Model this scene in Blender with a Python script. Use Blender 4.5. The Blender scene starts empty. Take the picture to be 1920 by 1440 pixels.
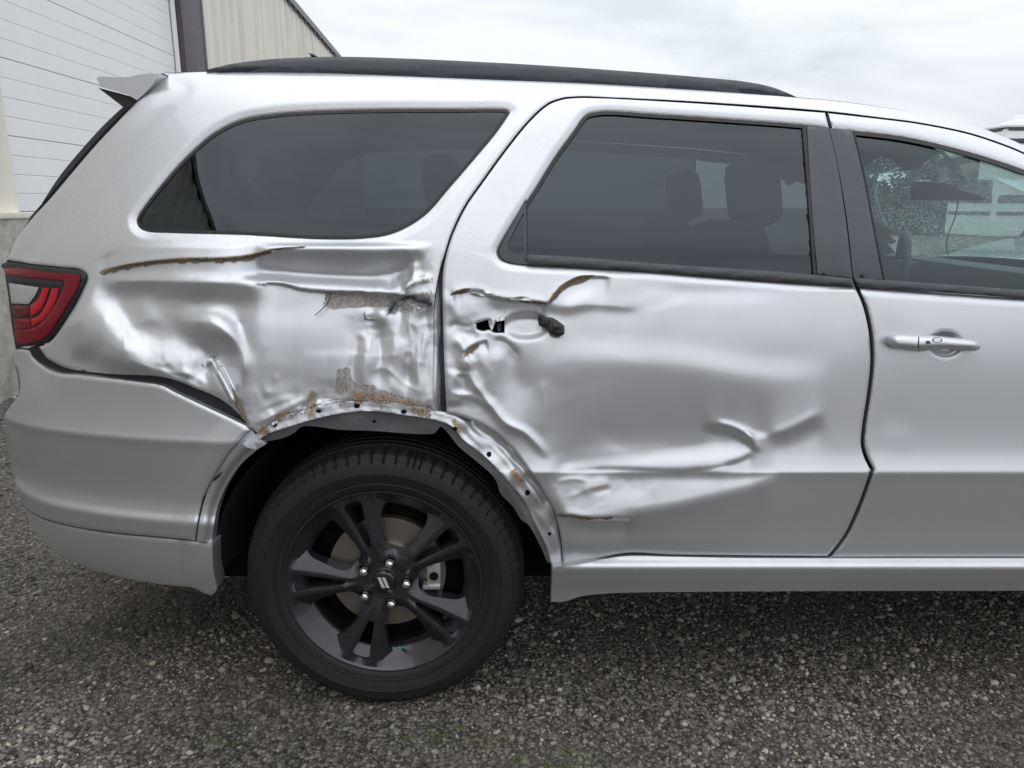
import bpy, bmesh, math, random
import numpy as np
from mathutils import Vector, Matrix
from mathutils.geometry import delaunay_2d_cdt

random.seed(7); np.random.seed(7)
scn = bpy.context.scene
R = math.radians

# ------------------------------------------------------------------ camera
F, TH, CH, CY = 1400.0, R(13.5), 1.39, -1.81       # focal length in photo pixels, pitch, height, y
cam = bpy.data.objects.new('camera', bpy.data.cameras.new('camera'))
scn.collection.objects.link(cam)
cam.location = (0, CY, CH); cam.rotation_euler = (R(90) - TH, 0, 0)
cam.data.sensor_width = 36; cam.data.lens = 36 * F / 1920
cam.data.clip_start = 0.02; cam.data.clip_end = 3000
scn.camera = cam

# ------------------------------------------------------------------ world, sun, exposure
SUN_EL, SUN_AZ = R(70), R(200)                      # veiled sun high behind the photographer
w = bpy.data.worlds.new('World'); scn.world = w; w.use_nodes = True
nt = w.node_tree; nt.nodes.clear()
def wn(t): return nt.nodes.new(t)
sky = wn('ShaderNodeTexSky'); sky.sky_type = 'NISHITA'; sky.sun_disc = False
sky.sun_elevation = SUN_EL; sky.sun_rotation = SUN_AZ; sky.dust_density = 4; sky.air_density = 1.4
b1 = wn('ShaderNodeBackground'); b1.inputs[1].default_value = 0.10
nt.links.new(sky.outputs[0], b1.inputs[0])
tc = wn('ShaderNodeTexCoord')
sx = wn('ShaderNodeSeparateXYZ'); nt.links.new(tc.outputs['Generated'], sx.inputs[0])
mp = wn('ShaderNodeMapping'); mp.inputs['Scale'].default_value = (1.3, 1.3, 4.2)
nt.links.new(tc.outputs['Generated'], mp.inputs[0])
nz = wn('ShaderNodeTexNoise'); nz.inputs['Scale'].default_value = 2.3; nz.inputs['Detail'].default_value = 7
nz.inputs['Roughness'].default_value = 0.55; nz.inputs['Distortion'].default_value = 0.35
nt.links.new(mp.outputs[0], nz.inputs['Vector'])
cr = wn('ShaderNodeValToRGB')
cr.color_ramp.elements[0].position = 0.36; cr.color_ramp.elements[0].color = (0.66, 0.705, 0.76, 1)
cr.color_ramp.elements[1].position = 0.54; cr.color_ramp.elements[1].color = (0.85, 0.885, 0.935, 1)
nt.links.new(nz.outputs[0], cr.inputs[0])
ab = wn('ShaderNodeMath'); ab.operation = 'MAXIMUM'; ab.inputs[1].default_value = 0.0; nt.links.new(sx.outputs[2], ab.inputs[0])
pw_ = wn('ShaderNodeMath'); pw_.operation = 'POWER'; pw_.inputs[1].default_value = 1.5; nt.links.new(ab.outputs[0], pw_.inputs[0])
gr = wn('ShaderNodeMath'); gr.operation = 'MULTIPLY_ADD'; gr.inputs[1].default_value = 1.15; gr.inputs[2].default_value = 0.97   # an overcast sky is brighter overhead
nt.links.new(pw_.outputs[0], gr.inputs[0])
b2 = wn('ShaderNodeBackground')
nt.links.new(cr.outputs[0], b2.inputs[0]); nt.links.new(gr.outputs[0], b2.inputs[1])
ms = wn('ShaderNodeMixShader'); ms.inputs[0].default_value = 0.88
nt.links.new(b1.outputs[0], ms.inputs[1]); nt.links.new(b2.outputs[0], ms.inputs[2])
wo = wn('ShaderNodeOutputWorld'); nt.links.new(ms.outputs[0], wo.inputs[0])

sl = bpy.data.lights.new('sun', 'SUN'); sl.energy = 0.6; sl.angle = R(150); sl.color = (1, 0.97, 0.93)
so = bpy.data.objects.new('sun', sl); scn.collection.objects.link(so)
_d = Vector((math.sin(SUN_AZ) * math.cos(SUN_EL), math.cos(SUN_AZ) * math.cos(SUN_EL), math.sin(SUN_EL)))
so.rotation_euler = _d.to_track_quat('Z', 'Y').to_euler()
so.location = _d * 30
vs = scn.view_settings
vs.view_transform = 'Standard'; vs.look = 'None'; vs.gamma = 1; vs.exposure = 0.2; vs.use_curve_mapping = False
scn.cycles.use_denoising = True
scn.cycles.max_bounces = 10; scn.cycles.transparent_max_bounces = 12
scn.cycles.caustics_reflective = False; scn.cycles.caustics_refractive = False

# ------------------------------------------------------------------ pixel <-> place (photo 1920 x 1440)
def ray(px, py):
    px = np.asarray(px, float); py = np.asarray(py, float)
    u = (px - 960) / F; v = (720 - py) / F
    return u, math.cos(TH) + v * math.sin(TH), -math.sin(TH) + v * math.cos(TH)
def at(px, py, y):
    u, b, c = ray(px, py); t = (np.asarray(y) - CY) / b
    return np.stack([u * t, CY + b * t, CH + c * t], -1)
def atx(px, py, X):
    u, b, c = ray(px, py); t = X / u
    return np.stack([u * t, CY + b * t, CH + c * t], -1)
YC = 0.96                                            # centre plane of the car
AXR, AXF, AXZ = -0.353, 2.69, 0.380                  # axles

# ------------------------------------------------------------------ generic mesh helpers
COL = scn.collection
def link(o, parent=None):
    COL.objects.link(o)
    if parent is not None: o.parent = parent
    return o
def empty(name, loc=(0, 0, 0), parent=None):
    o = bpy.data.objects.new(name, None); o.location = loc; o.empty_display_size = 0.1
    return link(o, parent)
def tag(o, label=None, cat=None, group=None, kind=None):
    if label: o['label'] = label
    if cat: o['category'] = cat
    if group: o['group'] = group
    if kind: o['kind'] = kind
    return o
def mesh_np(name, V, tris=None, quads=None, smooth=True):
    me = bpy.data.meshes.new(name)
    V = np.asarray(V, np.float32)
    tris = np.zeros((0, 3), np.int32) if tris is None else np.asarray(tris, np.int32)
    quads = np.zeros((0, 4), np.int32) if quads is None else np.asarray(quads, np.int32)
    me.vertices.add(len(V)); me.vertices.foreach_set('co', V.ravel())
    li = np.concatenate([tris.ravel(), quads.ravel()])
    me.loops.add(len(li)); me.loops.foreach_set('vertex_index', li)
    nt_, nq = len(tris), len(quads)
    me.polygons.add(nt_ + nq)
    st = np.concatenate([np.arange(nt_) * 3, nt_ * 3 + np.arange(nq) * 4]).astype(np.int32)
    me.polygons.foreach_set('loop_start', st)
    me.polygons.foreach_set('use_smooth', np.full(nt_ + nq, smooth, bool))
    me.update(calc_edges=True); me.validate()
    return me
def add(name, me, mat, parent=None, sharp=None):
    if mat is not None: me.materials.append(mat)
    if sharp: me.set_sharp_from_angle(angle=R(sharp))
    return link(bpy.data.objects.new(name, me), parent)
def bm_obj(name, bm, mat, parent=None, sharp=32, smooth=True):
    me = bpy.data.meshes.new(name); bm.normal_update(); bm.to_mesh(me); bm.free()
    if smooth:
        me.polygons.foreach_set('use_smooth', np.ones(len(me.polygons), bool))
    return add(name, me, mat, parent, sharp if smooth else None)
def bm_box(bm, c, s, bev=0.0, rot=None):
    r = bmesh.ops.create_cube(bm, size=1.0)
    vs_ = r['verts']
    M = Matrix.Translation(c) @ (rot.to_4x4() if rot else Matrix.Identity(4)) @ Matrix.Diagonal((*s, 1))
    bmesh.ops.transform(bm, matrix=M, verts=vs_)
    if bev:
        es = list({e for v in vs_ for e in v.link_edges})
        bmesh.ops.bevel(bm, geom=es, offset=bev, segments=2, affect='EDGES', profile=0.6)
def box(name, c, s, mat, parent=None, bev=0.0, rot=None):
    bm = bmesh.new(); bm_box(bm, c, s, bev, rot); return bm_obj(name, bm, mat, parent)
def lathe(prof, n=64, axis='y', rfun=None):
    """prof: list of (r, y) -> verts, quads about the y axis"""
    prof = np.asarray(prof, float); m = len(prof)
    a = np.linspace(0, 2 * np.pi, n, endpoint=False)
    r = np.repeat(prof[None, :, 0], n, 0); y = np.repeat(prof[None, :, 1], n, 0)
    if rfun is not None: r = rfun(a[:, None], prof[None, :, 0] + 0 * a[:, None], y)
    V = np.stack([r * np.cos(a)[:, None], y, r * np.sin(a)[:, None]], -1).reshape(-1, 3)
    i = np.arange(n)[:, None]; j = np.arange(m - 1)[None, :]
    i2 = (i + 1) % n
    q = np.stack([i * m + j, i * m + j + 1, i2 * m + j + 1, i2 * m + j], -1).reshape(-1, 4)
    return V, q
def tube(name, pts, rad, mat, parent=None, n=8):
    pts = [Vector(p) for p in pts]; rads = rad if hasattr(rad, '__len__') else [rad] * len(pts)
    V = []; Q = []
    up = Vector((0, 0, 1))
    for i, p in enumerate(pts):
        t = (pts[min(i + 1, len(pts) - 1)] - pts[max(i - 1, 0)]).normalized()
        s_ = t.cross(up) if abs(t.dot(up)) < 0.95 else t.cross(Vector((1, 0, 0)))
        s_.normalize(); u_ = s_.cross(t)
        for k in range(n):
            a = 2 * math.pi * k / n
            V.append(p + (s_ * math.cos(a) + u_ * math.sin(a)) * rads[i])
    for i in range(len(pts) - 1):
        for k in range(n):
            Q.append((i * n + k, i * n + (k + 1) % n, (i + 1) * n + (k + 1) % n, (i + 1) * n + k))
    V += [pts[0], pts[-1]]; T = []
    for k in range(n):
        T.append((len(V) - 2, (k + 1) % n, k)); b = (len(pts) - 1) * n
        T.append((len(V) - 1, b + k, b + (k + 1) % n))
    return add(name, mesh_np(name, [tuple(v) for v in V], T, Q), mat, parent)

# ------------------------------------------------------------------ 2-d curves in photo pixels
def curve(pts, step=4.0, closed=True):
    """Catmull-Rom through pts; a third element 1 marks a sharp corner"""
    P = np.array([p[:2] for p in pts], float); C = [len(p) > 2 and p[2] == 1 for p in pts]
    n = len(P); out = []
    rng = range(n) if closed else range(n - 1)
    for i in rng:
        p1, p2 = P[i], P[(i + 1) % n]
        p0 = P[(i - 1) % n] if (closed or i > 0) else p1
        p3 = P[(i + 2) % n] if (closed or i + 2 < n) else p2
        if C[i]: p0 = p1 - (p2 - p1) * 0.5
        if C[(i + 1) % n]: p3 = p2 + (p2 - p1) * 0.5
        L = np.hypot(*(p2 - p1)); k = max(1, int(round(L / step)))
        d01 = max(np.hypot(*(p1 - p0)), 1e-6) ** 0.5; d12 = max(L, 1e-6) ** 0.5; d23 = max(np.hypot(*(p3 - p2)), 1e-6) ** 0.5
        m1 = (p2 - p1) + d12 * ((p1 - p0) / d01 - (p2 - p0) / (d01 + d12))
        m2 = (p2 - p1) + d12 * ((p3 - p2) / d23 - (p3 - p1) / (d12 + d23))
        for j in range(k):
            t = j / k; t2 = t * t; t3 = t2 * t
            out.append((2*t3-3*t2+1)*p1 + (t3-2*t2+t)*m1 + (-2*t3+3*t2)*p2 + (t3-t2)*m2)
    if not closed: out.append(P[-1])
    return np.array(out)
def inside(poly, x, y):
    x = np.asarray(x, float); y = np.asarray(y, float); c = np.zeros(x.shape, bool)
    xs, ys = poly[:, 0], poly[:, 1]; xj, yj = np.roll(xs, 1), np.roll(ys, 1)
    for a, b, e, f in zip(xs, ys, xj, yj):
        if b == f: continue
        c ^= ((b > y) != (f > y)) & (x < (e - a) * (y - b) / (f - b) + a)
    return c
def pdist(poly, x, y, closed=True):
    """distance to a polyline and sign side (>0 below/right of direction in image)"""
    x = np.asarray(x, float); y = np.asarray(y, float)
    best = np.full(x.shape, 1e9); side = np.zeros(x.shape); par = np.zeros(x.shape)
    n = len(poly); m = n if closed else n - 1
    L = 0.0
    for i in range(m):
        a = poly[i]; b = poly[(i + 1) % n]; d = b - a; l2 = max(d @ d, 1e-9); l = l2 ** 0.5
        t = np.clip(((x - a[0]) * d[0] + (y - a[1]) * d[1]) / l2, 0, 1)
        dx = x - a[0] - t * d[0]; dy = y - a[1] - t * d[1]; q = np.hypot(dx, dy)
        k = q < best
        best = np.where(k, q, best); side = np.where(k, d[0] * (y - a[1]) - d[1] * (x - a[0]), side)
        par = np.where(k, L + t * l, par); L += l
    return best, np.sign(side), par / max(L, 1e-9)

# ------------------------------------------------------------------ undamaged body shape: y = body(x, z)
_pl = np.array([(0.20,.105),(0.30,.082),(0.42,.050),(0.485,.038),(0.55,.029),(0.65,.011),(0.70,.001),(0.7232,-.005)])
_pu = np.array([(0.7232,-.005),(0.745,.003),(0.77,.0095),(0.80,.014),(0.84,.0178),(0.89,.0205),(0.94,.0228),(0.99,.0258),(1.04,.0305),(1.09,.0375),(1.14,.0475),(1.19,.0595),(1.235,.071)])
_pg = np.array([(0,0),(.1,.014),(.25,.042),(.5,.094),(.75,.148),(.86,.178),(.93,.207),(.97,.232),(1.0,.262),(1.06,.34),(1.3,.6)])
_zt = np.array([(-3,1.735),(-.9,1.736),(-.4,1.735),(.0,1.722),(.4,1.702),(.74,1.678),(1.0,1.645),(1.34,1.562),(1.6,1.46),(1.9,1.36),(6,1.36)])
def spl(T, x):
    """monotone-ish cubic through table T"""
    X, Y = T[:, 0], T[:, 1]; h = np.diff(X); dl = np.diff(Y) / h
    m = np.empty(len(X)); m[0] = dl[0]; m[-1] = dl[-1]
    m[1:-1] = np.where(dl[:-1] * dl[1:] > 0, 2 * dl[:-1] * dl[1:] / (dl[:-1] + dl[1:] + 1e-12), 0)
    x = np.clip(x, X[0], X[-1]); i = np.clip(np.searchsorted(X, x) - 1, 0, len(h) - 1)
    t = (x - X[i]) / h[i]; t2 = t * t; t3 = t2 * t
    return (2*t3-3*t2+1)*Y[i] + (t3-2*t2+t)*h[i]*m[i] + (-2*t3+3*t2)*Y[i+1] + (t3-t2)*h[i]*m[i+1]
def body(x, z):
    zt = spl(_zt, x)
    y = np.where(z < 0.7232, spl(_pl, z), np.where(z < 1.235, spl(_pu, z), 0.071 + spl(_pg, (z - 1.235) / (zt - 1.235))))
    s = np.maximum(0, -0.62 - x)                       # plan curve towards the tail
    y = y + 0.30 * s * s + 0.9 * np.maximum(0, s - 0.62) ** 2
    f = np.maximum(0, x - 2.55)                        # and towards the nose
    y = y + 0.30 * f * f
    return y
_pb = np.array([(.20,.11),(.35,.070),(.42,.048),(.50,.031),(.545,.021),(.565,.0165),(.59,.026),(.62,.0295),(.66,.026),(.72,.0165),(.78,.0055),(.80,.000),(.815,.0035),(.85,.0095),(.90,.0145),(.95,.017),(1.0,.019),(1.1,.03)])
def bumper_shape(x, z):
    s = np.maximum(0, -0.62 - x)
    return spl(_pb, z) + 0.30 * s * s + 0.9 * np.maximum(0, s - 0.62) ** 2
def bumper_y(px, py):
    y = np.full(np.shape(px), 0.05)
    for _ in range(24):
        P = at(px, py, y); y = y + 0.6 * (np.clip(bumper_shape(P[..., 0], P[..., 2]), -0.1, 0.6) - y)
    return y
def base_y(px, py):
    y = np.full(np.shape(px), 0.05)
    for _ in range(24):
        P = at(px, py, y); y = y + 0.6 * (np.clip(body(P[..., 0], P[..., 2]), -0.1, 0.6) - y)
    return y

# ------------------------------------------------------------------ crash damage: one relief field over the body side (photo pixels, step 2)
GX0, GY0, GS = -80, 400, 2.0
GW, GH = 960, 400
gx, gy = np.meshgrid(GX0 + GS * np.arange(GW), GY0 + GS * np.arange(GH))
SLOPE = np.zeros((GH, GW)); DISP = np.zeros((GH, GW))
RUST = np.zeros((GH, GW)); BARE = np.zeros((GH, GW)); DARK = np.zeros((GH, GW)); SCRAPE = np.zeros((GH, GW))
def win(x0, x1, y0, y1):
    i0 = int(max(0, (x0 - GX0) // GS)); i1 = int(min(GW, (x1 - GX0) // GS + 2))
    j0 = int(max(0, (y0 - GY0) // GS)); j1 = int(min(GH, (y1 - GY0) // GS + 2))
    return slice(j0, j1), slice(i0, i1)
def G(A, cx, cy, rx, ry, ang, amp):
    m = 3.2 * max(rx, ry); s = win(cx - m, cx + m, cy - m, cy + m)
    c, n = math.cos(R(ang)), math.sin(R(ang)); dx = gx[s] - cx; dy = gy[s] - cy
    A[s] += amp * np.exp(-0.5 * (((dx * c + dy * n) / rx) ** 2 + ((-dx * n + dy * c) / ry) ** 2))
def sm(t):
    t = np.clip(t, 0, 1); return t * t * (3 - 2 * t)
def S(A, pts, wd, amp, taper=0.25, wdn=None):
    """soft stroke; wd above the line, wdn below it"""
    P = curve(pts, 8, False); wdn = wdn or wd; m = 3.2 * max(wd, wdn)
    s = win(P[:, 0].min() - m, P[:, 0].max() + m, P[:, 1].min() - m, P[:, 1].max() + m)
    d, sd, t = pdist(P, gx[s], gy[s], False)
    W = np.where(sd > 0, wdn, wd)
    e = sm(np.minimum(t, 1 - t) / taper) if taper else 1.0
    A[s] += amp * np.exp(-0.5 * (d / W) ** 2) * e
def K(A, pts, wd, amp, taper=0.25, wdn=None):
    """sharp fold: peaked profile"""
    P = curve(pts, 6, False); wdn = wdn or wd; m = 5 * max(wd, wdn)
    s = win(P[:, 0].min() - m, P[:, 0].max() + m, P[:, 1].min() - m, P[:, 1].max() + m)
    d, sd, t = pdist(P, gx[s], gy[s], False); W = np.where(sd > 0, wdn, wd)
    A[s] += amp * np.exp(-d / W) * sm(np.minimum(t, 1 - t) / taper)
def vnoise(wl, seed):
    rg_ = np.random.default_rng(seed); n, m = int(GH * GS / wl) + 3, int(GW * GS / wl) + 3; A = rg_.normal(0, 1, (n, m))
    fy = (gy - GY0) / wl; fx = (gx - GX0) / wl; j = fy.astype(int); i = fx.astype(int); a = sm(fx - i); b = sm(fy - j)
    return (A[j, i] * (1 - a) + A[j, i + 1] * a) * (1 - b) + (A[j + 1, i] * (1 - a) + A[j + 1, i + 1] * a) * b
def facet(wl, seed, ang):
    """flat triangular facets with sharp edges between them"""
    rg_ = np.random.default_rng(seed); wx, wy = vnoise(wl * 1.3, seed + 50) * wl * .28, vnoise(wl * 1.3, seed + 60) * wl * .28
    c, n = math.cos(R(ang)), math.sin(R(ang)); X = ((gx - GX0 + wx) * c + (gy - GY0 + wy) * n) / wl + 40; Y = (-(gx - GX0 + wx) * n + (gy - GY0 + wy) * c) / (wl * 1.25) + 60
    A = rg_.normal(0, 1, (200, 200)); i = np.clip(X.astype(int), 0, 198); j = np.clip(Y.astype(int), 0, 198); a = X - i; b = Y - j
    lo = A[j, i] * (1 - a - b) + A[j, i + 1] * a + A[j + 1, i] * b; hi = A[j + 1, i + 1] * (a + b - 1) + A[j, i + 1] * (1 - b) + A[j + 1, i] * (1 - a)
    return np.where(a + b < 1, lo, hi)
def PF(A, pts, amp, soft=6, smooth=True):
    P = curve(pts, 6) if smooth else np.array([p[:2] for p in pts], float); m = 2 * soft + 4
    s = win(P[:, 0].min() - m, P[:, 0].max() + m, P[:, 1].min() - m, P[:, 1].max() + m)
    d, _, _ = pdist(P, gx[s], gy[s], True); sg = np.where(inside(P, gx[s], gy[s]), 1, -1)
    A[s] += amp * sm(0.5 + 0.5 * d * sg / soft)
def STEP(pts, h, reach, lip=0.0, tear=2.0, taper=0.15, back=10):
    """a tear: the sheet below the line is pushed in by h (mm) and recovers over reach px; lip curls out above"""
    P = curve(pts, 6, False); m = reach * 2.2 + 10
    s = win(P[:, 0].min() - m, P[:, 0].max() + m, P[:, 1].min() - m, P[:, 1].max() + m)
    d, sd, t = pdist(P, gx[s], gy[s], False)
    e = sm(np.minimum(t, 1 - t) / taper)
    dd = d * np.where(sd > 0, 1, -1)
    DISP[s] += e * (-h * sm((dd + tear) / (2 * tear)) * np.exp(-(np.maximum(dd, 0) / reach) ** 2)
                    + lip * np.exp(-(np.minimum(dd, 0) / back) ** 2) * (dd < tear))
# --- quarter panel.  SLOPE > 0 turns the sheet up to the sky, < 0 down to the ground
# upper groove: dark overhang, then a bright ledge
PF(SLOPE, [(205,508),(330,490),(430,488),(500,474),(600,466),(700,467),(790,472),(800,492),(740,515),(640,519),(560,514),(470,512),(330,516),(215,516)], -.26, 9)
PF(SLOPE, [(490,476),(560,467),(700,469),(780,474),(770,500),(720,514),(620,516),(540,508),(490,500)], -.70, 11)
S(SLOPE, [(430,524),(520,523),(600,526),(680,531),(740,538),(775,548)], 7.5, .75, .12)
S(SLOPE, [(190,516),(300,512),(420,517)], 6, .25, .2)
STEP([(184,511),(215,503),(250,496),(330,487),(420,485),(470,480),(512,469),(570,463)], 7, 30, 1.5)
STEP([(478,531),(530,533),(560,541),(600,546),(680,549),(740,553),(775,556),(800,548)], 11, 60, 2.0)
S(SLOPE, [(185,532),(300,534),(420,537),(500,541)], 6, -.45, .15, 20)
G(SLOPE, 395, 555, 75, 16, 3, -.45)
# left part: sweeping S of light
S(SLOPE, [(165,568),(195,578),(222,600),(236,635),(230,664)], 20, .75, .3)
S(SLOPE, [(240,560),(275,575),(300,600),(290,612)], 14, .22, .3)
G(SLOPE, 300, 650, 52, 20, 12, .58)
G(SLOPE, 265, 670, 40, 16, 15, .26)
G(SLOPE, 260, 612, 22, 8, -8, -.22)
S(SLOPE, [(120,650),(165,668),(215,686),(300,704)], 14, -.55, .2)
S(SLOPE, [(120,590),(150,630),(195,668)], 20, -.35, .3)
# crescent dent
S(SLOPE, [(338,605),(360,592),(395,587),(425,600),(448,628),(458,665),(455,700)], 9, .55, .2)
G(SLOPE, 395, 634, 40, 16, 24, -.85)
G(SLOPE, 408, 655, 20, 16, 30, -.35)
G(SLOPE, 470, 590, 26, 22, 0, .12); G(DISP, 450, 606, 6, 5, 0, -2.5)
# crushed middle field
PF(SLOPE, [(490,560),(600,585),(690,610),(800,610),(815,700),(800,760),(640,740),(500,740),(470,660)], .04, 40)
G(SLOPE, 560, 690, 90, 30, -5, .08)
S(SLOPE, [(560,665),(640,662),(720,668)], 6, .12, .3); G(SLOPE, 520, 725, 60, 10, -4, .12)
# knot beside the shut line
G(DISP, 790, 555, 22, 16, 0, 9); G(DISP, 745, 572, 14, 16, 30, -11); G(DISP, 715, 590, 10, 12, 10, 7); G(DISP, 700, 570, 26, 8, 0, -6); G(DISP, 770, 590, 10, 18, 15, 6); G(DISP, 800, 590, 8, 14, 0, -7)
S(DISP, [(755,548),(765,535),(790,525),(812,522)], 5, 7, .2); S(DISP, [(765,556),(785,566),(810,570)], 5, -9, .2); S(DISP, [(735,590),(742,570),(760,560)], 4, -6, .2)
S(DISP, [(774,490),(776,510),(777,530)], 6, 5, .3); S(SLOPE, [(730,528),(755,515),(772,498)], 8, .35, .3)
S(SLOPE, [(775,480),(800,470),(812,475)], 9, -.25, .3)
# upright ripples above the arch
for x, a in ((668, -4), (684, 6), (712, -5), (735, 4), (770, -6), (788, 7), (806, -4)):
    S(DISP, [(x + 6, 600), (x + 2, 650), (x - 4, 700), (x + 2, 750)], 8, a, .4)
S(SLOPE, [(690,615),(700,650),(690,690)], 10, .28, .3); G(SLOPE, 675, 595, 18, 16, 0, -.30); G(SLOPE, 725, 600, 14, 12, 0, -.25); G(SLOPE, 790, 690, 12, 40, 0, .25); G(SLOPE, 760, 700, 10, 26, 20, -.2)
S(SLOPE, [(700,735),(730,715),(765,725),(800,715)], 10, .3, .3)
# below: wrinkled light sheet above the arch
G(SLOPE, 545, 770, 60, 20, -18, .36)
for p, h in (([(470,800),(520,775),(575,745)], 3.5), ([(500,798),(535,780),(560,772)], -3), ([(560,770),(585,752),(592,735)], -5), ([(600,770),(590,750)], 5), ([(480,770),(530,750),(570,742)], 2)):
    S(DISP, p, 4.5, h, .3)
S(DISP, [(640,755),(655,740),(668,735),(690,745)], 6, 3, .3)
# torn flap by the bumper corner
STEP([(383,682),(398,675),(410,678),(420,695),(434,725),(444,755),(455,780)], -10, 26, 0, 1.6, .1)
S(DISP, [(388,690),(410,725),(440,765)], 11, 9, .2); S(DISP, [(395,675),(415,690)], 6, -6, .2)
G(SLOPE, 370, 715, 26, 14, 20, .4); S(DISP, [(300,685),(330,700),(345,712)], 5, -3, .3); S(DISP, [(330,692),(365,705),(395,728)], 5, 3, .3)
# --- rear door
TEAR = [(842,552),(872,545),(895,545),(925,557),(950,562),(975,563),(1000,566),(1026,569),(1040,555),(1060,535),(1085,522),(1115,519),(1150,521)]
STEP(TEAR[:8], 9, 34, 2.5, 1.8, .08); STEP(TEAR[6:], 6, 40, 1.5, 1.8, .12)
S(SLOPE, [(880,562),(930,572),(990,574),(1060,582),(1120,570)], 9, -.42, .25)
S(SLOPE, [(1060,570),(1130,576),(1220,580)], 8, -.22, .3); G(SLOPE, 1080, 560, 28, 10, -30, .25); G(SLOPE, 1160, 545, 40, 14, 0, -.08)
S(SLOPE, [(1180,528),(1300,540),(1420,535),(1520,548)], 7, -.12, .3); S(SLOPE, [(1190,548),(1320,560),(1480,556)], 9, .10, .3)
G(SLOPE, 900, 590, 40, 8, 0, -.2)
# handle recess
S(SLOPE, [(945,592),(985,588),(1020,592)], 5, -.40, .3); S(SLOPE, [(950,626),(985,632),(1030,628)], 6, .30, .3); PF(DISP, [(942,612),(955,598),(985,592),(1015,596),(1030,610),(1018,626),(985,634),(955,628)], -9, 9)
# folds below the hole
STEP([(868,664),(876,655),(890,646),(915,638)], 7, 18, 3, 1.6, .15)
S(SLOPE, [(915,642),(945,640),(965,660),(985,668)], 8, -.30, .3); S(SLOPE, [(890,660),(920,655),(950,668)], 12, .25, .3)
for p, h, w_ in (([(876,690),(890,720),(905,740),(925,765),(950,795),(990,815),(1034,866)], 5, 6), ([(855,630),(870,660),(872,700)], 6, 8), ([(845,600),(860,620),(900,632)], -5, 8), ([(840,735),(890,745),(930,770)], 2.5, 5), ([(850,690),(845,730),(850,765)], 5, 9), ([(868,700),(866,740)], -5, 8)):
    S(DISP, p, w_, h, .2)
# the big hollow
PF(SLOPE, [(1010,700),(1080,680),(1200,672),(1330,690),(1420,715),(1440,760),(1400,800),(1300,822),(1180,830),(1060,835),(1010,820),(1000,760)], -.13, 34)
G(SLOPE, 1300, 760, 100, 36, 0, -.06)
S(SLOPE, [(1000,680),(1060,655),(1150,655),(1300,668),(1420,690),(1580,690)], 16, .16, .2)
S(SLOPE, [(985,700),(960,760),(940,800)], 26, .18, .3)
PF(SLOPE, [(1060,874),(1180,858),(1280,842),(1350,833),(1406,841),(1396,856),(1300,870),(1150,880)], .36, 12)
S(SLOPE, [(1060,848),(1180,842),(1300,838)], 12, .12, .3)
# Z-shaped crease and its tail
S(SLOPE, [(1338,788),(1365,795),(1392,805),(1422,816),(1450,814)], 4.5, .45, .25)
S(SLOPE, [(1310,803),(1370,807),(1400,824),(1418,844)], 6, -.80, .25)
S(SLOPE, [(1416,846),(1390,862),(1355,872)], 5, -.40, .25); S(SLOPE, [(1430,824),(1480,809),(1550,775)], 5, -.50, .25, 14); S(SLOPE, [(1430,812),(1480,797),(1540,764)], 7, .06, .3)
S(DISP, [(1395,812),(1415,830),(1420,850)], 5, 5, .3)
# lower edge, crushed out of line near the arch
PF(SLOPE, [(1045,892),(1200,890),(1330,894),(1450,892),(1340,932),(1200,958),(1060,962)], .66, 16)
S(SLOPE, [(1040,884),(1120,879),(1250,884),(1380,886)], 5, -.28, .2)
S(DISP, [(1080,920),(1120,905),(1145,895)], 6, 2, .3); S(DISP, [(1110,925),(1150,915)], 4, -2, .3)
STEP([(1042,966),(1075,968),(1110,973),(1150,972),(1190,974)], 10, 36, 3, 1.8, .15)
S(SLOPE, [(1050,975),(1130,982),(1230,978)], 10, -.25, .3)
G(SLOPE, 1330, 930, 50, 14, -20, -.12)
# softer waves on both doors
S(SLOPE, [(1645,790),(1680,804),(1720,800)], 14, .05, .3); G(SLOPE, 1670, 600, 24, 20, 30, -.06); G(SLOPE, 1620, 640, 10, 60, 0, -.05)
_r = np.random.default_rng(11)
for _ in range(46):
    x, y = _r.uniform(180, 1250), _r.uniform(520, 880); a = _r.uniform(-30, 30); G(SLOPE, x, y, _r.uniform(15, 45), _r.uniform(5, 12), a, _r.normal(0, .06))
for _ in range(26):
    x, y = _r.uniform(480, 1000), _r.uniform(560, 780); G(DISP, x, y, _r.uniform(4, 9), _r.uniform(4, 12), _r.uniform(-40, 40), _r.normal(0, .9))
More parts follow.
